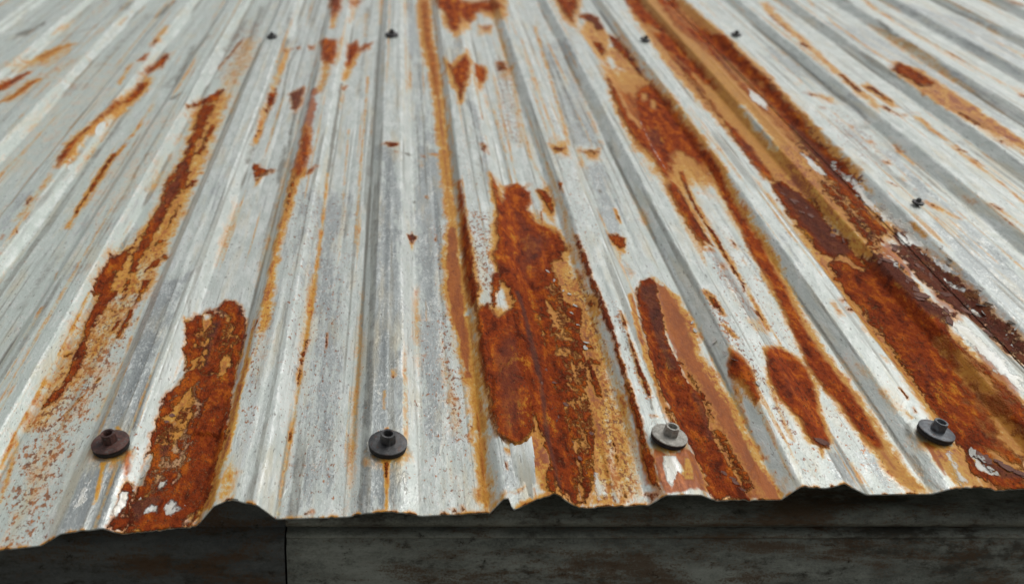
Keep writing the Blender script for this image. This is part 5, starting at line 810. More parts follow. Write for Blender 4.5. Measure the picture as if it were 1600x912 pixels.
('ochre',0.65,4.20,0.42,[580.4,1045.6,585.3,1029.5,595.6,1009.4,602.7,1002.3,606.2,1001.3,603.9,1009.4,600.7,1031.7,591.0,1046.7]),
('rust',0.50,3.84,0.41,[581.9,1049.1,583.5,1035.2,592.6,1036.4,589.7,1050.2]),
('grime_shade',0.60,4.27,0.41,[574.2,1046.9,580.8,1038.7,599.1,1040.9,590.4,1050.2]),
('grime_shade',0.50,3.41,0.41,[553.4,1021.0,555.2,1011.9,576.4,1035.2,561.0,1022.1]),
('gray',0.80,11.95,0.41,[557.9,1259.4,605.9,1291.2,581.4,1078.9,575.1,916.8,581.3,826.3,614.9,889.1,614.0,1025.0,616.9,1197.4]),
('gray',0.80,8.96,0.47,[558.5,985.7,597.3,961.9,608.4,876.7,538.3,751.9,537.4,797.8,537.8,871.0]),
('gray',0.70,10.14,0.30,[613.3,1692.4,625.8,1544.6,630.1,1355.5,621.3,1424.8,590.3,1619.1]),
('gray',0.60,9.88,0.31,[737.6,1776.0,747.3,1511.4,740.7,1389.8,756.3,1259.4,761.7,1169.2,827.8,1287.1,833.5,1528.0,812.2,1818.9]),
('ochre',0.35,2.79,0.31,[905.2,1469.5,900.3,1426.4,904.8,1424.8,909.9,1468.0]),
('gray',0.60,11.29,0.27,[1029.2,1894.8,1024.8,1654.1,916.9,1452.8,927.6,1726.6,940.9,1912.2]),
('smooth',1.00,5.63,0.50,[359.9,1230.8,360.7,1136.3,354.7,1046.7,350.1,968.0,345.3,897.9,343.1,838.5,333.6,753.2,331.4,703.4,336.1,664.3,342.4,603.9,347.3,555.7,369.6,555.7,366.0,603.9,369.4,664.3,368.2,703.4,366.4,752.4,371.9,835.8,373.7,890.2,376.5,956.6,377.5,1031.1,382.0,1109.5,391.1,1201.7]),
('smooth',1.00,4.91,0.57,[305.6,736.3,328.1,758.5,342.4,727.7,338.8,680.2,321.3,606.7,301.8,589.4,292.1,615.6,288.8,673.9]),
('smooth',1.00,5.02,0.56,[272.9,734.4,286.0,725.3,280.9,648.3,272.8,644.1,263.8,697.1]),
('smooth',1.00,6.49,0.43,[20.1,2033.4,32.6,1549.6,38.1,1225.3,40.9,1009.4,37.4,844.3,48.0,707.4,51.9,533.3,64.4,528.8,68.0,695.2,66.5,830.8,69.8,986.8,69.1,1199.1,70.5,1513.1,68.7,1989.9]),
('smooth',0.80,8.14,0.43,[102.2,1112.2,130.5,1105.8,154.5,1087.0,167.9,945.8,147.8,891.1,119.1,860.0,88.8,868.2,98.2,985.7]),
('smooth',0.70,4.95,0.57,[68.9,796.9,99.7,789.5,103.8,673.1,100.4,622.2,90.0,591.2,72.1,598.7,67.5,659.8]),
('smooth',0.80,8.46,0.37,[311.5,1554.8,372.1,1510.2,383.9,1225.6,375.1,1144.1,306.7,1052.4,309.0,912.2,298.8,910.2,292.9,1070.5,288.4,1212.9]),
('smooth',0.90,7.21,0.30,[420.8,2038.8,535.9,1999.5,537.5,1584.4,536.3,1290.9,425.9,1096.3,438.2,1427.9]),
('smooth',0.60,8.58,0.57,[465.4,845.2,473.7,772.6,480.5,648.3,434.8,557.2,418.1,559.1,436.6,653.9,439.5,727.7]),
('smooth',0.80,5.67,0.31,[-181.9,2036.6,-43.9,2036.6,-34.6,1547.9,-78.2,1424.8,-104.9,1070.5,-139.0,1115.4]),
('smooth',0.80,6.29,0.28,[67.8,1999.5,210.1,2006.1,131.0,1452.8,66.9,1376.9]),
('smooth',0.80,5.78,0.32,[-623.2,1543.0,-538.7,1732.2,-381.7,1654.1,-373.3,1515.1,-398.0,1108.3,-436.7,1155.2]),
('pink',0.75,3.42,0.55,[349.1,774.6,343.1,702.6,347.9,641.3,355.4,640.6,355.7,702.6,357.0,774.6]),
('pink',0.60,4.03,0.56,[319.0,732.2,333.0,715.8,330.1,680.2,316.8,631.0,313.0,661.2]),
('grime_shade',0.75,4.51,0.62,[-193.2,592.7,-193.4,586.9,-196.4,581.7,-202.1,579.2,-208.5,577.9,-215.6,581.1,-221.1,585.7,-225.6,595.3,-225.6,601.2,-220.8,601.4,-215.3,604.7,-207.7,603.4,-201.2,602.1,-195.6,597.3]),
('ochre',0.50,5.59,0.63,[-191.2,587.2,-191.5,581.5,-194.4,575.1,-200.1,572.0,-206.9,570.8,-214.5,574.5,-220.0,578.4,-224.1,586.6,-224.0,592.4,-219.6,594.5,-213.6,597.1,-205.9,596.5,-198.8,594.5,-193.5,591.1]),
('grime_shade',0.75,4.51,0.62,[7.0,598.5,5.4,592.1,1.0,585.5,-5.2,583.0,-12.2,583.0,-18.5,585.5,-23.0,590.1,-24.7,596.6,-23.3,601.9,-18.9,606.0,-12.5,608.0,-5.4,608.7,1.0,606.0,5.5,603.2]),
('ochre',0.50,5.59,0.63,[7.9,591.7,6.2,585.3,1.6,578.9,-5.0,576.4,-12.3,575.8,-18.9,578.9,-23.6,583.4,-25.4,589.8,-23.9,595.0,-19.4,598.4,-12.7,601.0,-5.1,601.0,1.6,599.0,6.3,596.9]),
('grime_shade',0.75,4.56,0.61,[215.1,609.0,210.4,598.5,203.8,590.5,196.9,588.0,189.9,588.0,184.2,590.5,181.0,595.9,180.7,601.8,183.2,606.5,188.7,611.3,195.7,614.1,202.9,614.1,210.1,615.3,214.8,614.4]),
('ochre',0.50,5.65,0.62,[213.4,599.4,209.2,590.3,202.6,583.2,195.4,580.6,188.1,580.6,182.0,583.2,179.0,589.7,178.8,596.2,180.9,599.5,186.4,603.6,193.8,606.3,201.3,606.3,208.1,605.6,213.2,605.4]),
('grime_shade',0.75,4.60,0.61,[416.9,617.9,409.3,607.2,400.9,599.8,392.9,596.5,386.3,597.2,381.1,599.8,379.6,605.9,380.2,611.3,383.7,616.0,390.0,620.3,397.8,623.1,405.5,623.8,415.6,628.4,418.3,624.1]),
('ochre',0.50,5.69,0.61,[412.4,607.5,404.8,597.0,398.4,592.9,390.1,589.7,382.7,589.7,378.4,594.2,376.6,600.2,377.1,605.5,380.2,609.6,386.3,613.1,394.0,615.2,402.0,615.8,409.8,616.4,414.5,614.8]),
('ochre',1.00,8.55,0.41,[468.7,1169.2,475.2,1112.2,481.0,1051.2,477.1,976.6,466.1,895.2,460.1,919.5,462.7,1018.0,464.2,1104.7]),
('rust',0.62,7.59,0.41,[479.3,1124.0,488.2,1070.5,486.7,992.7,485.6,916.3,466.1,907.3,470.0,984.6,469.3,1058.4]),
('ochre',1.00,7.09,0.31,[463.5,2006.1,535.9,1999.5,541.9,1635.4,543.2,1389.8,534.0,1130.3,515.0,1077.8,489.0,1225.6,487.6,1479.3,466.4,1754.7]),
('rust',0.60,6.93,0.28,[484.8,1937.1,516.8,1818.9,532.1,1598.3,532.1,1379.9,515.4,1380.9,491.0,1561.8,470.9,1774.1]),
('ochre',1.00,7.21,0.32,[431.9,1935.6,450.0,1773.7,459.2,1547.9,455.7,1329.0,448.3,1155.2,433.5,1145.1,426.2,1316.2,417.6,1582.0]),
('ochre',0.80,12.11,0.35,[315.2,1546.3,370.0,1546.2,379.6,1342.4,379.0,1175.6,373.8,1070.8,359.2,1096.3,296.0,1052.4,288.4,1212.9]),
('rust',0.62,7.53,0.37,[370.3,1316.2,375.0,1218.9,371.7,1102.2,363.7,1112.7,358.2,1197.4]),
('ochre',0.70,8.13,0.54,[108.0,1109.2,155.8,1008.4,172.0,886.3,174.1,723.0,173.1,609.9,165.5,548.3,146.8,542.3,155.7,645.5,155.5,814.4]),
('ochre',0.45,10.45,0.59,[217.9,849.1,256.2,727.7,264.1,560.7,265.9,546.7,261.9,604.8,246.2,689.3]),
('pink',0.50,3.86,0.59,[227.2,757.7,233.3,717.8,241.0,673.1,235.0,613.2,239.8,548.9,230.8,561.3,230.2,637.2,224.6,708.1]),
('rust',0.60,3.52,0.60,[231.9,727.7,238.0,671.3,236.4,613.2,238.9,555.1,250.5,555.1,245.0,613.2,245.1,671.3,237.3,727.7]),
('speck',0.60,10.79,0.45,[21.1,1025.0,92.6,1002.0,83.9,805.9,44.5,826.3]),
('speck',0.50,13.06,0.54,[-135.0,1076.6,-47.5,1077.8,-34.7,535.2,-80.2,534.6]),
('speck',0.50,11.96,0.59,[8.7,806.5,55.7,813.5,58.5,534.6,10.8,534.1]),
('speck',0.55,12.80,0.55,[347.8,1080.1,361.1,890.1,365.0,688.6,363.2,556.4,270.4,548.5,276.4,710.5]),
('speck',0.40,15.77,0.34,[216.3,2003.5,341.4,2012.1,234.8,917.8,164.0,917.8]),
('ochre',0.50,2.44,0.36,[163.8,1483.4,158.4,1176.0,169.7,1078.9,173.1,1073.2,163.3,1177.3,169.7,1485.0]),
('ochre',0.55,2.97,0.31,[235.1,1818.9,220.7,1423.3,208.1,1201.7,217.8,1225.3,226.2,1423.3,241.9,1818.9]),
('ochre',0.40,2.42,0.30,[199.3,1691.4,185.7,1309.0,189.7,1307.6,204.6,1691.4]),
('grime_shade',0.50,2.78,0.31,[233.2,1734.1,227.1,1423.3,219.1,1225.3,223.9,1225.3,232.9,1424.8,239.7,1734.1]),
('ochre',0.50,2.52,0.35,[126.3,1368.7,129.1,1198.7,133.9,1198.7,131.7,1368.7]),
('ochre',0.50,4.02,0.29,[-260.1,1732.2,-261.3,1454.4,-253.6,1452.8,-251.4,1732.2]),
('grime_shade',0.50,4.13,0.26,[-266.6,1958.4,-256.4,1617.4,-246.1,1617.4,-254.5,1958.4]),
('grime_shade',0.50,4.13,0.26,[-201.3,1864.1,-193.6,1620.5,-187.6,1640.0,-192.7,1870.3]),
('grime_shade',0.45,2.83,0.31,[-126.5,1553.1,-130.4,1355.5,-123.2,1335.0,-119.9,1544.7]),
('ochre',0.50,1.97,0.37,[-51.0,1516.7,-49.7,1197.4,-47.7,945.8,-44.4,945.8,-45.8,1197.4,-46.1,1516.7]),
('ochre',0.45,1.74,0.38,[-69.8,1289.9,-65.5,1043.3,-62.6,1043.3,-65.6,1289.9]),
('ochre',0.22,15.39,0.40,[-372.9,1177.3,-324.6,1372.4,-285.3,1348.0,-284.6,1094.0,-292.7,898.1,-304.7,830.0,-334.5,977.3]),
('ochre',0.20,18.95,0.33,[-538.6,1485.0,-496.3,1618.7,-403.3,1615.1,-404.6,1212.9,-436.7,1155.2,-454.4,1115.4]),
('subrust',0.47,8.09,0.61,[-185.3,651.1,-169.1,693.0,-152.9,689.3,-150.6,644.8,-153.4,604.8,-153.5,555.1,-169.7,547.7,-180.9,548.3,-183.9,604.2]),
('subrust',0.45,9.34,0.53,[-187.4,782.8,-163.9,812.0,-138.2,790.4,-134.1,711.4,-147.7,689.3,-169.9,697.9]),
('rust',0.85,3.94,0.53,[-165.2,790.4,-165.5,747.2,-161.0,697.9,-147.4,697.9,-153.4,747.2,-156.1,791.3]),
('subrust',0.46,10.56,0.56,[135.5,862.8,162.0,876.7,160.6,790.4,161.2,708.1,151.2,605.5,132.2,547.7,121.2,547.7,126.3,613.2,127.2,698.6,127.8,780.1]),
('rust',0.80,3.98,0.57,[124.6,826.3,123.8,748.0,122.7,680.2,119.7,611.2,122.5,561.9,128.8,561.9,128.6,612.5,130.9,680.2,132.6,748.0,132.9,826.3]),
('rust',0.70,3.80,0.51,[142.2,843.8,149.3,791.3,147.8,727.7,154.1,726.9,157.1,790.4,150.8,844.7]),
('ochre',0.90,7.78,0.56,[141.3,890.1,172.7,871.1,174.1,723.0,155.9,605.5,134.4,547.7,121.2,547.7,126.4,769.2]),
('subrust',0.42,11.99,0.58,[465.2,753.5,472.3,701.7,479.0,640.6,447.2,575.9,433.6,589.8,441.6,653.9,456.0,717.0]),
('subrust',0.40,12.08,0.41,[-284.7,838.9,-240.8,842.5,-273.1,916.8,-256.7,1027.2,-255.2,1177.3,-262.5,1368.7,-280.3,1368.7,-270.9,1177.3,-270.2,1025.0,-276.4,931.1]),
('subrust',0.38,9.63,0.51,[423.5,889.1,432.2,862.8,432.9,790.4,426.6,698.6,412.0,684.9,418.2,768.4]),
('ochre',1.00,1.36,0.64,[-16.6,587.0,-12.8,579.7,-11.1,571.8,-10.4,553.7,-9.9,533.1,-8.2,533.6,-8.2,553.7,-7.9,571.8,-6.4,580.4,-2.8,587.0]),
('rust',0.60,1.49,0.64,[-11.9,584.1,-10.1,566.9,-8.8,566.9,-7.3,584.1]),
('ochre',1.00,1.36,0.65,[-212.9,578.2,-209.7,561.9,-206.2,535.7,-204.3,536.3,-207.0,561.9,-208.2,577.6]),
('ochre',1.00,7.79,0.34,[433.0,1911.2,429.6,1547.9,433.0,1279.0,431.0,1077.8,458.1,1001.3,467.5,892.4,520.4,969.6,531.8,1085.8,533.8,1191.5,543.2,1389.8,546.8,1652.5,535.9,1999.5,458.5,2038.8]),
('subochre',0.75,3.96,0.35,[464.4,1354.5,461.3,1266.7,461.2,1195.8,465.2,1181.6,469.1,1247.5,473.5,1345.7]),
('subrust',0.80,4.48,0.35,[464.7,1353.1,461.6,1265.3,461.5,1194.5,464.9,1182.9,468.2,1247.5,472.7,1345.7]),
('rust',0.60,7.97,0.33,[521.3,2038.8,526.3,1881.3,533.6,1757.3,542.4,1473.1,535.1,1282.4,533.0,1117.7,516.1,1039.8,499.2,938.2,474.1,914.9,480.2,1048.8,486.7,1218.8,488.2,1448.4,482.1,1685.3,474.4,1890.0]),
('subrust',0.50,6.56,0.34,[517.0,1732.2,527.4,1480.2,517.3,1255.2,495.4,1070.5,483.8,1078.5,488.5,1248.9,492.1,1495.2]),
('rust',0.52,6.76,0.33,[437.8,1820.8,444.4,1654.1,444.9,1454.4,440.9,1277.7,439.2,1126.4,428.1,1115.4,428.8,1279.0,429.0,1485.0]),
('ochre',0.90,8.88,0.31,[307.5,1561.8,369.0,1541.2,376.7,1405.0,302.4,1283.8,300.4,1388.2]),
('rust',0.62,6.77,0.33,[314.6,1462.7,345.2,1424.8,357.3,1316.2,334.7,1291.2,307.3,1309.0]),
('ochre',0.80,6.60,0.39,[359.5,1206.2,361.8,1097.5,357.8,1000.2,375.2,991.6,377.9,1079.9,385.5,1177.7]),
('rust',0.70,3.72,0.36,[183.2,1192.0,189.4,1173.5,202.1,1174.7,207.6,1196.0]),
('rust',0.70,3.74,0.37,[225.3,1207.5,232.3,1196.5,244.8,1195.3,249.0,1206.2]),
('ochre',0.70,5.17,0.36,[183.1,1204.0,187.5,1158.7,206.2,1159.9,213.7,1223.8]),
('ochre',0.60,5.21,0.37,[224.2,1216.3,230.0,1177.3,245.5,1176.0,251.3,1215.0]),
('rust',0.62,2.45,0.36,[-20.0,1208.4,-0.8,1206.2,-0.8,1199.5,-10.3,1190.7,-19.8,1199.5]),
('ochre',0.60,4.18,0.37,[34.2,1197.4,41.1,1185.8,61.5,1183.2,61.3,1197.4]),
('rust',0.75,4.66,0.28,[-134.0,1702.6,-120.8,1558.3,-103.0,1558.3,-106.0,1667.8]),
('rust',0.70,5.01,0.37,[-126.3,1266.4,-121.8,1148.3,-123.9,1089.1,-115.1,1089.1,-108.0,1148.3,-114.1,1259.4]),
('rust',0.75,4.43,0.32,[-189.0,1406.5,-185.7,1359.9,-178.0,1368.7,-176.5,1423.3]),
('rust',0.75,4.44,0.32,[-156.5,1424.8,-148.8,1361.9,-138.2,1361.9,-137.9,1423.3]),
('subochre',0.45,5.94,0.47,[-273.1,916.8,-234.9,924.9,-233.3,850.0,-240.5,814.4]),
('rust',0.70,2.70,0.50,[-245.2,862.8,-245.3,825.4,-246.3,790.4,-246.1,757.7,-241.7,757.7,-241.1,790.4,-239.6,826.3,-239.1,862.8]),
('speck',0.80,7.14,0.49,[-273.2,945.8,-234.4,932.1,-234.4,813.5,-239.7,726.9,-255.4,768.4])
]
LAY={'smooth':9,'rust':0,'dark':1,'ochre':2,'pink':3,'speck':4,'gray':5,'grime_shade':6,'pale':7,'lift':8}
def wear(s,t):
    n=s.size; out=np.zeros((10,n),np.float32)
    w1=fbm(s*120,t*60,41,3)-.5; w2=fbm(s*420,t*210,43,2)-.5
    order=np.argsort(t); ts=t[order]
    for lay,val,soft,g,pts in WEAR:
        p=np.array(pts,float).reshape(-1,2)/1000; sf=soft/1000
        lo,hi=p.min(0),p.max(0); m=sf*2.2
        i0,i1=np.searchsorted(ts,[lo[1]-m/g,hi[1]+m/g]); idx=order[i0:i1]
        idx=idx[(s[idx]>lo[0]-m)&(s[idx]<hi[0]+m)]
        if idx.size==0: continue
        x=s[idx]; y=t[idx]*g; q=p*[1,g]
        d2=np.full(x.shape,1e9); ins=np.zeros(x.shape,bool)
        for k in range(len(q)):
            ax,ay=q[k]; bx,by=q[(k+1)%len(q)]; ex,ey=bx-ax,by-ay; L=ex*ex+ey*ey+1e-12
            h=np.clip(((x-ax)*ex+(y-ay)*ey)/L,0,1); d2=np.minimum(d2,(x-ax-h*ex)**2+(y-ay-h*ey)**2)
            if ay!=by:
                c=((ay>y)!=(by>y)); ins^=c&(x<(bx-ax)*(y-ay)/(by-ay)+ax)
        d=np.sqrt(d2)*np.where(ins,1,-1)+sf*(1.3*w1[idx]+.8*w2[idx])
        v=np.clip(.5+d/(2*sf),0,1)*val
        if lay.startswith('sub'):
            L=LAY[lay[3:]]; out[L,idx]=np.minimum(out[L,idx],1-v)
        else:
            L=LAY[lay]; out[L,idx]=np.maximum(out[L,idx],v)
    return out
def basecrease(S): return near(S,BASE)
def grid_sheet(name,s_edges,t_rows,dz,label):
    """one corrugated sheet: columns across, rows up the slope, rim and underside"""
    s_cols=np.asarray(s_edges); nc=len(s_cols); nr=len(t_rows)
    te=eave(s_cols)+.0004*(fbm(s_cols*90,s_cols*0,71,3)-.5)
    S=np.repeat(s_cols[None,:],nr,0); T=te[None,:]+t_rows[:,None]
    S=S+.0011*(vnoise(T*9,S*0+ (3 if name else 0),77)-.5)*np.exp(-t_rows[:,None]*0)
    Z,cd=zprof(S,T); Z=Z+dz
    W=wear(S.ravel(),T.ravel()); 
    rimw=np.exp(-(T-te[None,:])/.0022)*np.clip(fbm(S*140,T*0,63,3)*3.2-1.15,0,1); W[2]=np.maximum(W[2],rimw.ravel()); W[0]=np.maximum(W[0],(rimw*.62).ravel())
    bd=np.exp(-(basecrease(S)/.0022)**2)*np.clip(fbm(S*30,T*4.5,64,3)*3.4-1.35,0,1); W[6]=np.maximum(W[6],(bd*.8).ravel()); W[2]=np.maximum(W[2],(np.exp(-(basecrease(S)/.005)**2)*np.clip(fbm(S*25,T*5,65,3)*3.2-1.5,0,1)*.6).ravel())  # dirt and ochre at rib bases; the dark line also paints crease shade
    W[5]=W[5]+.75*(fbm(S*24,T*2.0,66,3)-.47).ravel(); ln=fbm(S*260,T*2.6,67,2); W[6]=np.maximum(W[6],(np.clip((ln-.66)*6,0,.42)).ravel()); W[2]=np.maximum(W[2],np.clip((fbm(S*210,T*3.1,68,2)-.70)*6,0,.42).ravel())
    r=(np.clip((W[0]-.42)*6,0,1)*(1-.75*W[9])).reshape(S.shape)
    Z=Z+r*(.0006+.0017*(fbm(S*330,T*260,51,3)-.42))+np.clip((W[8].reshape(S.shape)-.4)*5,0,1)*.0022
    edge=np.exp(-(cd/(.0009+.0014*vnoise(S*40,T*70,61)))**2)*np.clip(.2+1.4*vnoise(S*25,T*40,62),0,1)  # mask for worn folds and their painted highlight
    green=np.clip((-S-.19)/.08,0,1)*.8
    verts=np.stack([S,T,Z],-1).reshape(-1,3)
    # underside rim: straight down by the sheet thickness, then a coarse lower skin
    rim=np.stack([S[0],T[0],Z[0]-.0011],-1); sk=[rim]
    for k in (int(nr*.12),int(nr*.3),nr-1): sk.append(np.stack([S[k],T[k],Z[k]-.0014],-1))
    under=np.concatenate(sk); V=np.concatenate([verts,under]).astype(np.float32)
    i=np.arange(nr-1)[:,None]*nc+np.arange(nc-1)[None,:]
    q=[np.stack([i,i+1,i+nc+1,i+nc],-1).reshape(-1,4)]
    b=nr*nc; j=np.arange(nc-1)
    q.append(np.stack([j,b+j,b+j+1,j+1],-1))
    for k in range(3):
        a0=b+k*nc; q.append(np.stack([a0+j,a0+nc+j,a0+nc+j+1,a0+j+1],-1))
    Q=np.concatenate(q).astype(np.int32)
    me=bpy.data.meshes.new(name); me.vertices.add(len(V)); me.vertices.foreach_set("co",V.ravel())
    me.loops.add(Q.size); me.loops.foreach_set("vertex_index",Q.ravel())
    me.polygons.add(len(Q)); me.polygons.foreach_set("loop_start",np.arange(0,Q.size,4,dtype=np.int32))
    me.polygons.foreach_set("use_smooth",np.ones(len(Q),bool)) if False else None
    me.update(calc_edges=True); me.validate()
    sm=np.ones(len(me.polygons),bool); me.polygons.foreach_set("use_smooth",sm)
    pad=len(V)-len(verts)
    def put(nm,ch):
        a=me.attributes.new(nm,'FLOAT_COLOR','POINT'); d=np.zeros((len(V),4),np.float32); d[:len(verts)]=np.stack(ch,-1)
        a.data.foreach_set("color",d.ravel())
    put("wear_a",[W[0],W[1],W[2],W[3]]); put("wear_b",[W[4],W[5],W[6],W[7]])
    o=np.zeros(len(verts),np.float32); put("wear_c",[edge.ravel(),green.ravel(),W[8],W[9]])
    # the rim and underside carry old rust
    ob=link(name,me,STEEL); ob.matrix_world=ROOF; tag(ob,label,"roof sheet","corrugated roof sheets")
    return ob,(S,T,Z,W)
# rows: fine where the eye is near, coarser up the slope
Yp=np.linspace(1262,410,640); trow=975.37/Yp; trow=trow-trow[0]; trow=np.concatenate([trow,trow[-1]+np.array([.05,.12,.25,.45,.8,1.2])])
def cols(a,b):
    out=[a]
    while out[-1]<b-1e-6:
        x=out[-1]; st=.00125 if -.30<x<.50 else (.0021 if -.5<x<.8 else (.0034 if -.8<x<1.25 else .008))
        out.append(min(x+st,b))
    return np.array(out)
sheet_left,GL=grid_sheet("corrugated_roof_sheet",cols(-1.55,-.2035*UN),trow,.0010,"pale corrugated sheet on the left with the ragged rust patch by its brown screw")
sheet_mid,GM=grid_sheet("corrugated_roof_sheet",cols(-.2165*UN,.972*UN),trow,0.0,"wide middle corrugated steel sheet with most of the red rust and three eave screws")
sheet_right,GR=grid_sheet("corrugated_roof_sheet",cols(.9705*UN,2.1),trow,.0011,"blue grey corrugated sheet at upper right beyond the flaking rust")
FLAKES=[(527.4, 986.8, 532.5, 743.5, 26, 9, 6, 1, 1), (498.1, 930.8, 522.5, 726.9, 16, 10, 6, 0, 1), (527.7, 1172.2, 529.3, 992.7, 14, 10, 4, 1, 1), (525.8, 1209.7, 529.9, 1089.3, 8, 9, 3, 0, 1), (467.4, 895.2, 485.4, 773.5, 12, 11, 5, 0, 1), (435.1, 1078.9, 457.6, 945.8, 10, 9, 5, 0, 1), (416.9, 600.9, 443.0, 572.4, 8, 10, 2.5, 0, 1), (416.9, 600.9, 425.9, 574.5, 6, 9, 2, 1, 1), (231.2, 578.9, 239.3, 559.1, 5, 5, 2, 0, 1), (-179.4, 541.7, -145.4, 535.2, 8, 8, 3, 1, 0), (-185.6, 602.2, -182.4, 555.1, 5, 7, 2, 1, 0), (-174.8, 605.5, -174.4, 653.2, 5, 6, 2, 0, 0), (303.8, 597.7, 312.2, 598.6, 2, 9, 1, 0, 1), (258.0, 790.4, 281.2, 673.9, 6, 7, 2, 1, 1), (114.6, 719.1, 136.7, 575.3, 12, 5, 6, 0, 1), (147.8, 891.1, 164.3, 726.9, 9, 5, 4, 1, 1)]
SCREWS=[(-209.0, 593.8, (0.03490658503988659, -0.08726646259971647), 'M_RUSTY', 'rust brown screw on its wide washer, leftmost of the four along the eave', 0.97), (-8.9, 599.1, (0.05235987755982989, 0.03490658503988659), 'M_DARK', 'dark grey screw with an orange drip line below its washer on the eave', 1.0), (197.1, 604.3, (0.0, 0.15707963267948966), 'M_ZINC', 'pale dull zinc screw with tall socket head beside the orange rust at the eave', 0.94), (396.9, 613.0, (0.0, 0.20943951023931956), 'M_BLUE', 'blue grey screw at the right end of the eave above the cream stain', 0.94), (-13.9, 1701.5, (0.05235987755982989, 0.0), 'M_DARK', 'black screw near the top of the straight grey rib in the middle', 0.78), (402.9, 1671.7, (0.05235987755982989, 0.24434609527920614), 'M_DARK', 'blurred black screw far up, left of the orange streak on the pale rib', 0.6), (560.2, 1699.3, (0.05235987755982989, 0.06981317007977318), 'M_DARK', 'blurred black screw far up, right of the orange streak', 0.6), (559.5, 1014.2, (0.03490658503988659, 0.17453292519943295), 'M_DARK', 'dark screw halfway up the grey right sheet beside a brown stain', 0.45), (-212.1, 1687.4, (0.06981317007977318, -0.05235987755982989), 'M_DARK', 'small dark screw near the top edge, first one left of the middle rib', 0.6)]
FASC_A=(.085,.092,.076); FASC_B=(.30,.32,.27); FASL_A=(.06,.065,.062); FASL_B=(.13,.142,.132)
SEAM_X=-0.0854

# ------------------------------------------------------------------ rust grains and lifted flakes
def surf_z(s,t): return float(zprof(np.array([s]),np.array([t]))[0][0])
def grains(parent,G,count,seed):
    S,T,Z,W=G; r=np.random.default_rng(seed)
    w=(W[0]>.75)&(W[7]<.3)&(T.ravel()<1.15); idx=np.nonzero(w)[0]
    if idx.size==0: return
    cl=fbm(S.ravel()[idx]*90,T.ravel()[idx]*60,91,3); idx=idx[cl>.47]
    pick=r.choice(idx,min(count,idx.size),replace=False)
    base=np.array([[1,0,0],[0,1,0],[-1,0,0],[0,-1,0],[0,0,.8],[0,0,-.8]],float)
    fc=np.array([[0,1,4],[1,2,4],[2,3,4],[3,0,4],[1,0,5],[2,1,5],[3,2,5],[0,3,5]])
    sz=.00022+.0006*r.random(len(pick))**4
    V=base[None]*sz[:,None,None]*(.6+.8*r.random((len(pick),6,1))); a=r.random(len(pick))*6.28
    c,s_=np.cos(a)[:,None],np.sin(a)[:,None]; x=V[:,:,0]*c-V[:,:,1]*s_; y=V[:,:,0]*s_+V[:,:,1]*c; V[:,:,0]=x; V[:,:,1]=y*1.2
    V+=np.stack([S.ravel()[pick],T.ravel()[pick],Z.ravel()[pick]+sz*.15],-1)[:,None,:]
    Fs=(fc[None]+6*np.arange(len(pick))[:,None,None]).reshape(-1,3)
    me=bpy.data.meshes.new("rust_grains"); me.from_pydata(V.reshape(-1,3).tolist(),[],Fs.tolist())
    o=link("rust_grains",me,M_GRAIN,parent); tag(o,kind="stuff")
grains(sheet_left,GL,1500,1); grains(sheet_mid,GM,5200,2)

def flake_mesh(k,big):
    """an irregular, curled chip of paint with real thickness"""
    r=random.Random(100+k); n=9; L=1.0; pts=[]
    for i in range(n):
        a=6.283*i/n; rad=(.5+.28*(r.random()-.5))
        pts.append((math.cos(a)*rad*.55,math.sin(a)*rad))
    curl=r.uniform(.10,.30); th=.05
    def lifted(x,y): return curl*((y+.5)**2)*.6+.10*x*x
    vs=[]
    for dz in (0,th):
        for f in (1.0,.5):
            for x,y in pts: vs.append((x*f,y*f,lifted(x*f,y*f)+dz))
        vs.append((0,0,lifted(0,0)+dz))
    fs=[]; h=2*n+1
    for b,flip in ((0,True),(h,False)):
        for i in range(n):
            j=(i+1)%n; q=[b+i,b+j,b+n+j,b+n+i]; tr=[b+n+i,b+n+j,b+2*n]
            fs.append(q[::-1] if flip else q); fs.append(tr[::-1] if flip else tr)
    for i in range(n):
        j=(i+1)%n; fs.append([i,h+i,h+j,j][::-1])
    me=bpy.data.meshes.new("paint_flake"); me.from_pydata(vs,[],fs); return me
PALE_M=[flake_mesh(k,0) for k in range(7)]; BROWN_M=[flake_mesh(20+k,0) for k in range(6)]
for m in PALE_M: m.materials.append(M_FLAKE)
for m in BROWN_M: m.materials.append(M_BROWNFLAKE)
def place_flake(parent,s,t,dz,size,ang,pale):
    me=rng.choice(PALE_M if pale else BROWN_M)
    o=bpy.data.objects.new("paint_flake" if pale else "rust_flake",me); C.objects.link(o); o.parent=parent
    e=.002; z=surf_z(s,t); zs=(surf_z(s+e,t)-surf_z(s-e,t))/(2*e)
    o.location=(s,t,z+dz+.0004); o.rotation_euler=(0,-math.atan(max(-1,min(1,zs))),ang)
    o.scale=(size*rng.uniform(.6,1.1),size,size*rng.uniform(.45,.8))
for a in FLAKES:
    s0,t0,s1,t1,num,size,spread,pale,which=a
    for k in range(num):
        f=(k+rng.random())/num
        place_flake(sheet_mid if which else sheet_left,(s0+(s1-s0)*f)/1000+rng.gauss(0,spread)/1000,(t0+(t1-t0)*f)/1000+rng.gauss(0,spread)/1000,
                    .0003,size/1000*rng.uniform(.5,1.25),rng.uniform(-.6,.9)+3.14*(rng.random()<.3),pale)

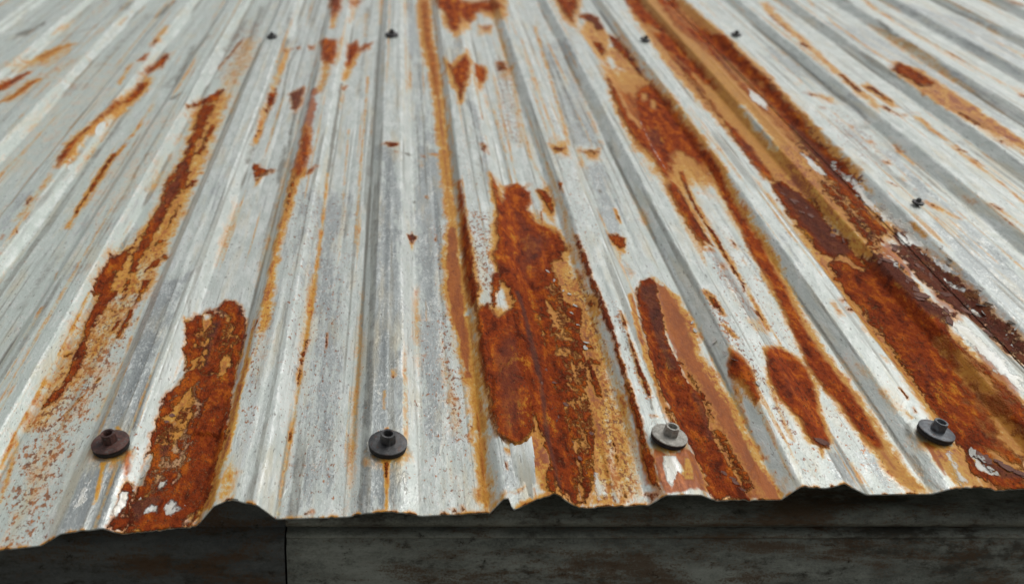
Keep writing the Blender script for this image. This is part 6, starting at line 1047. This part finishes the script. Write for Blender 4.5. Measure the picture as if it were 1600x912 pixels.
# ------------------------------------------------------------------ screws with washers
def ring_mesh(name,prof,seg,hexa=None,jit=0.0,seed=0):
    """revolve prof [(radius,z)...]; rows listed in hexa are drawn six-sided"""
    r=random.Random(seed); vs=[]; fs=[]
    for k,(rad,z) in enumerate(prof):
        for i in range(seg):
            a=2*math.pi*i/seg; rr=rad
            if hexa and k in hexa:
                b=(a%(math.pi/3))-math.pi/6; rr=rad*math.cos(math.pi/6)/math.cos(b)
            rr*=1+jit*(r.random()-.5); vs.append((rr*math.cos(a),rr*math.sin(a),z+jit*.002*(r.random()-.5)))
    for k in range(len(prof)-1):
        for i in range(seg):
            j=(i+1)%seg; fs.append((k*seg+i,k*seg+j,(k+1)*seg+j,(k+1)*seg+i))
    fs.append(tuple(range(seg))[::-1]); fs.append(tuple((len(prof)-1)*seg+i for i in range(seg)))
    me=bpy.data.meshes.new(name); me.from_pydata(vs,[],fs)
    for p in me.polygons: p.use_smooth=True
    try: me.set_sharp_from_angle(angle=math.radians(38))
    except Exception: pass
    return me
WASH=[(.0030,0),(.0138,0),(.0142,.0004),(.0141,.0010),(.0136,.0013),(.0100,.0016),(.0070,.0019),(.0030,.0019)]
SEAL=[(.0030,-.0040),(.0128,-.0040),(.0137,-.0035),(.0140,-.0018),(.0138,-.0004),(.0132,-.0001),(.0030,-.0001)]
HEAD=[(.0050,.0012),(.0060,.0016),(.0060,.0040),(.0059,.0043),(.0058,.0080),(.0055,.0090),(.0051,.0093),(.0037,.0093),(.0034,.0088),(.0031,.0048),(.0010,.0048)]
SHANK=[(.0024,-.0400),(.0026,-.0380),(.0026,.0030)]
W_ME=ring_mesh("washer",WASH,40,jit=.012,seed=1); S_ME=ring_mesh("rubber_seal",SEAL,40,jit=.015,seed=2)
H_ME=ring_mesh("screw_head",HEAD,36,hexa={1,2,3,4,5},jit=.004,seed=3); K_ME=ring_mesh("shank",SHANK,12)
def screw(s,t,tilt,mat,label,k,lift=.0036,sc=1.0):
    e=bpy.data.objects.new("roof_screw",None); C.objects.link(e); e.empty_display_size=.01
    z=surf_z(s,t)+ (.0010 if s<-.108 or s>.517 else 0)
    e.matrix_world=ROOF@Matrix.Translation((s,t,z+lift))@Matrix.Rotation(tilt[0],4,'X')@Matrix.Rotation(tilt[1],4,'Y')@Matrix.Rotation(k*.7,4,'Z')@Matrix.Scale(sc,4)
    tag(e,label,"screw","screws along the roof"); made={}
    for nm,me,m in (("washer",W_ME,mat),("rubber_seal",S_ME,M_RUBBER),("screw_head",H_ME,mat),("shank",K_ME,M_DARK)):
        c=me.copy(); c.materials.clear(); c.materials.append(m)
        o=bpy.data.objects.new(nm,c); C.objects.link(o); o.parent=e; made[nm]=o
    made["rubber_seal"].parent=made["washer"]; made["shank"].parent=made["screw_head"]
for k,(s,t,tilt,mt,label,sc) in enumerate(SCREWS): screw(s/1000,t/1000,tilt,globals()[mt],label,k,sc=sc)

# ------------------------------------------------------------------ fascia under the eave, wall and ground
def grimy_fascia(name,seed,base,light):
    n=N(name); v=n.coord((1,1,1)); v=n.coord((.35,1,1)); w=n.coord((.3,1,1))
    a=n.noise(v,30,6,.70,.2); b=n.noise(w,26,6,.72); f=n.noise(n.coord((1,1,1)),520,4,.7); h=n.noise(n.coord((.7,1,1)),130,5,.7)
    col=n.mix(n.step(n.add(a,n.add(n.mul(n.add(f,-.5),.5),n.mul(n.add(h,-.5),.5))),.25,.75),base,light)
    col=n.mix(n.step(n.add(b,n.mul(n.add(h,-.5),.7)),.44,.66,0,.85),col,(.030,.026,.017))
    col=n.mix(n.step(n.add(n.noise(n.coord((.25,1,1)),46,6,.72,.2),n.mul(n.add(f,-.5),.5)),.47,.64,0,.8),col,(.085,.045,.018))
    col=n.mix(n.step(n.add(h,n.mul(n.add(f,-.5),.5)),.62,.74,0,.8),col,(.018,.015,.011))
    return n.done(col,n.add(.55,n.mul(f,.25)),.1,n.bump(n.add(a,n.mul(f,.5)),.0008,.8),.25)
M_FASC=grimy_fascia("grimy_fascia_steel",0,FASC_A,FASC_B)
M_FASL=grimy_fascia("sooty_fascia_steel",1,FASL_A,FASL_B)
def extrude_profile(name,prof,x0,x1,y,mat,seed,cols=160,yaw=0.0):
    """prof: (outward, height) outline swept along the eave, with dents, closed at the back"""
    xs=np.linspace(x0,x1,cols); vs=[]; fs=[]; n=len(prof); r=np.random.default_rng(seed)
    P=np.array(prof)
    for x in xs:
        d=.0012*(fbm(np.full(n,x*9),P[:,1]*18,seed,3)-.5)*(np.arange(n)<n-2)
        for (o,h),dd in zip(prof,d): vs.append((x,y-o-dd-(x-x0)*yaw,h+dd*.4))
    for i in range(cols-1):
        for k in range(n):
            q=(k+1)%n; fs.append((i*n+k,i*n+q,(i+1)*n+q,(i+1)*n+k))
    fs.append(tuple(range(n))); fs.append(tuple((cols-1)*n+k for k in range(n))[::-1])
    me=bpy.data.meshes.new(name); me.from_pydata(vs,[],fs); me.update()
    bm=bmesh.new(); bm.from_mesh(me); bmesh.ops.recalc_face_normals(bm,faces=bm.faces); bm.to_mesh(me); bm.free()
    for p in me.polygons: p.use_smooth=True
    try: me.set_sharp_from_angle(angle=math.radians(50))
    except Exception: pass
    return link(name,me,mat)
def bead(c,r,h0,n=6): return [(c+r*math.sin(math.pi*i/n),h0-2*r*i/n) for i in range(n+1)]
FY=0.57753     # world y of the fascia face
def zrow(y,d=0.0): return float(np.interp(y,[770, 775, 785, 800, 803, 815, 829, 831, 838, 845, 850, 870, 900, 912],[2.44651, 2.4439, 2.43866, 2.43077, 2.42918, 2.42283, 2.41537, 2.4143, 2.41055, 2.40679, 2.4041, 2.39328, 2.37688, 2.37026]))
top=zrow(770)
def roll(o,y0,y1,r,n=6): a,b=zrow(y0),zrow(y1); return [(o+r*math.sin(math.pi*i/n),a+(b-a)*i/n) for i in range(n+1)]
fr=[(-.050,top+.03),(-.046,zrow(790)),(-.016,zrow(799))]+roll(-.006,801,829,.007)+[(-.012,zrow(833))]+roll(-.004,835,845,.003)+[(-.002,zrow(850)),(.001,zrow(855)),(.001,zrow(850)-.22),(-.060,zrow(850)-.22),(-.060,top+.03)]
tag(extrude_profile("eave_fascia",fr,SEAM_X+.0008,2.1,FY,M_FASC,3,cols=400),"grimy grey green metal fascia with two pressed beads under the eave","fascia","fascia panels")
fl=[(-.016,top+.03),(-.012,zrow(835)),(.000,zrow(846)),(.0015,zrow(855)),(.0015,zrow(850)-.22),(-.035,zrow(850)-.22),(-.035,top+.03)]
tag(extrude_profile("eave_fascia",fl,-1.55,SEAM_X-.0008,FY,M_FASL,5,cols=260),"sooty black flat metal fascia under the left end of the eave","fascia","fascia panels")
def slab(name,x0,x1,y0,y1,z0,z1,mat):
    me=bpy.data.meshes.new(name); bm=bmesh.new(); bmesh.ops.create_cube(bm,size=1)
    for v in bm.verts: v.co=Vector(((x0+x1)/2+v.co.x*(x1-x0),(y0+y1)/2+v.co.y*(y1-y0),(z0+z1)/2+v.co.z*(z1-z0)))
    bmesh.ops.bevel(bm,geom=bm.edges[:],offset=.003,segments=1,affect='EDGES'); bm.to_mesh(me); bm.free(); return link(name,me,mat)
M_WALL=plain("grey_render_wall",(.10,.10,.09),(.16,.155,.14),6,.9,0,.004)
M_GROUND=plain("packed_earth",(.09,.075,.055),(.15,.13,.10),1.5,.95,0,.02)
tag(slab("wall",-.98,2.1,FY+.07,FY+.2,.0,zrow(850)-.10,M_WALL),"plain grey rendered wall below the fascia","wall")
me=bpy.data.meshes.new("ground"); me.from_pydata([(-80,-80,0),(80,-80,0),(80,80,0),(-80,80,0)],[],[(0,1,2,3)])
tag(link("ground",me,M_GROUND),kind="structure")
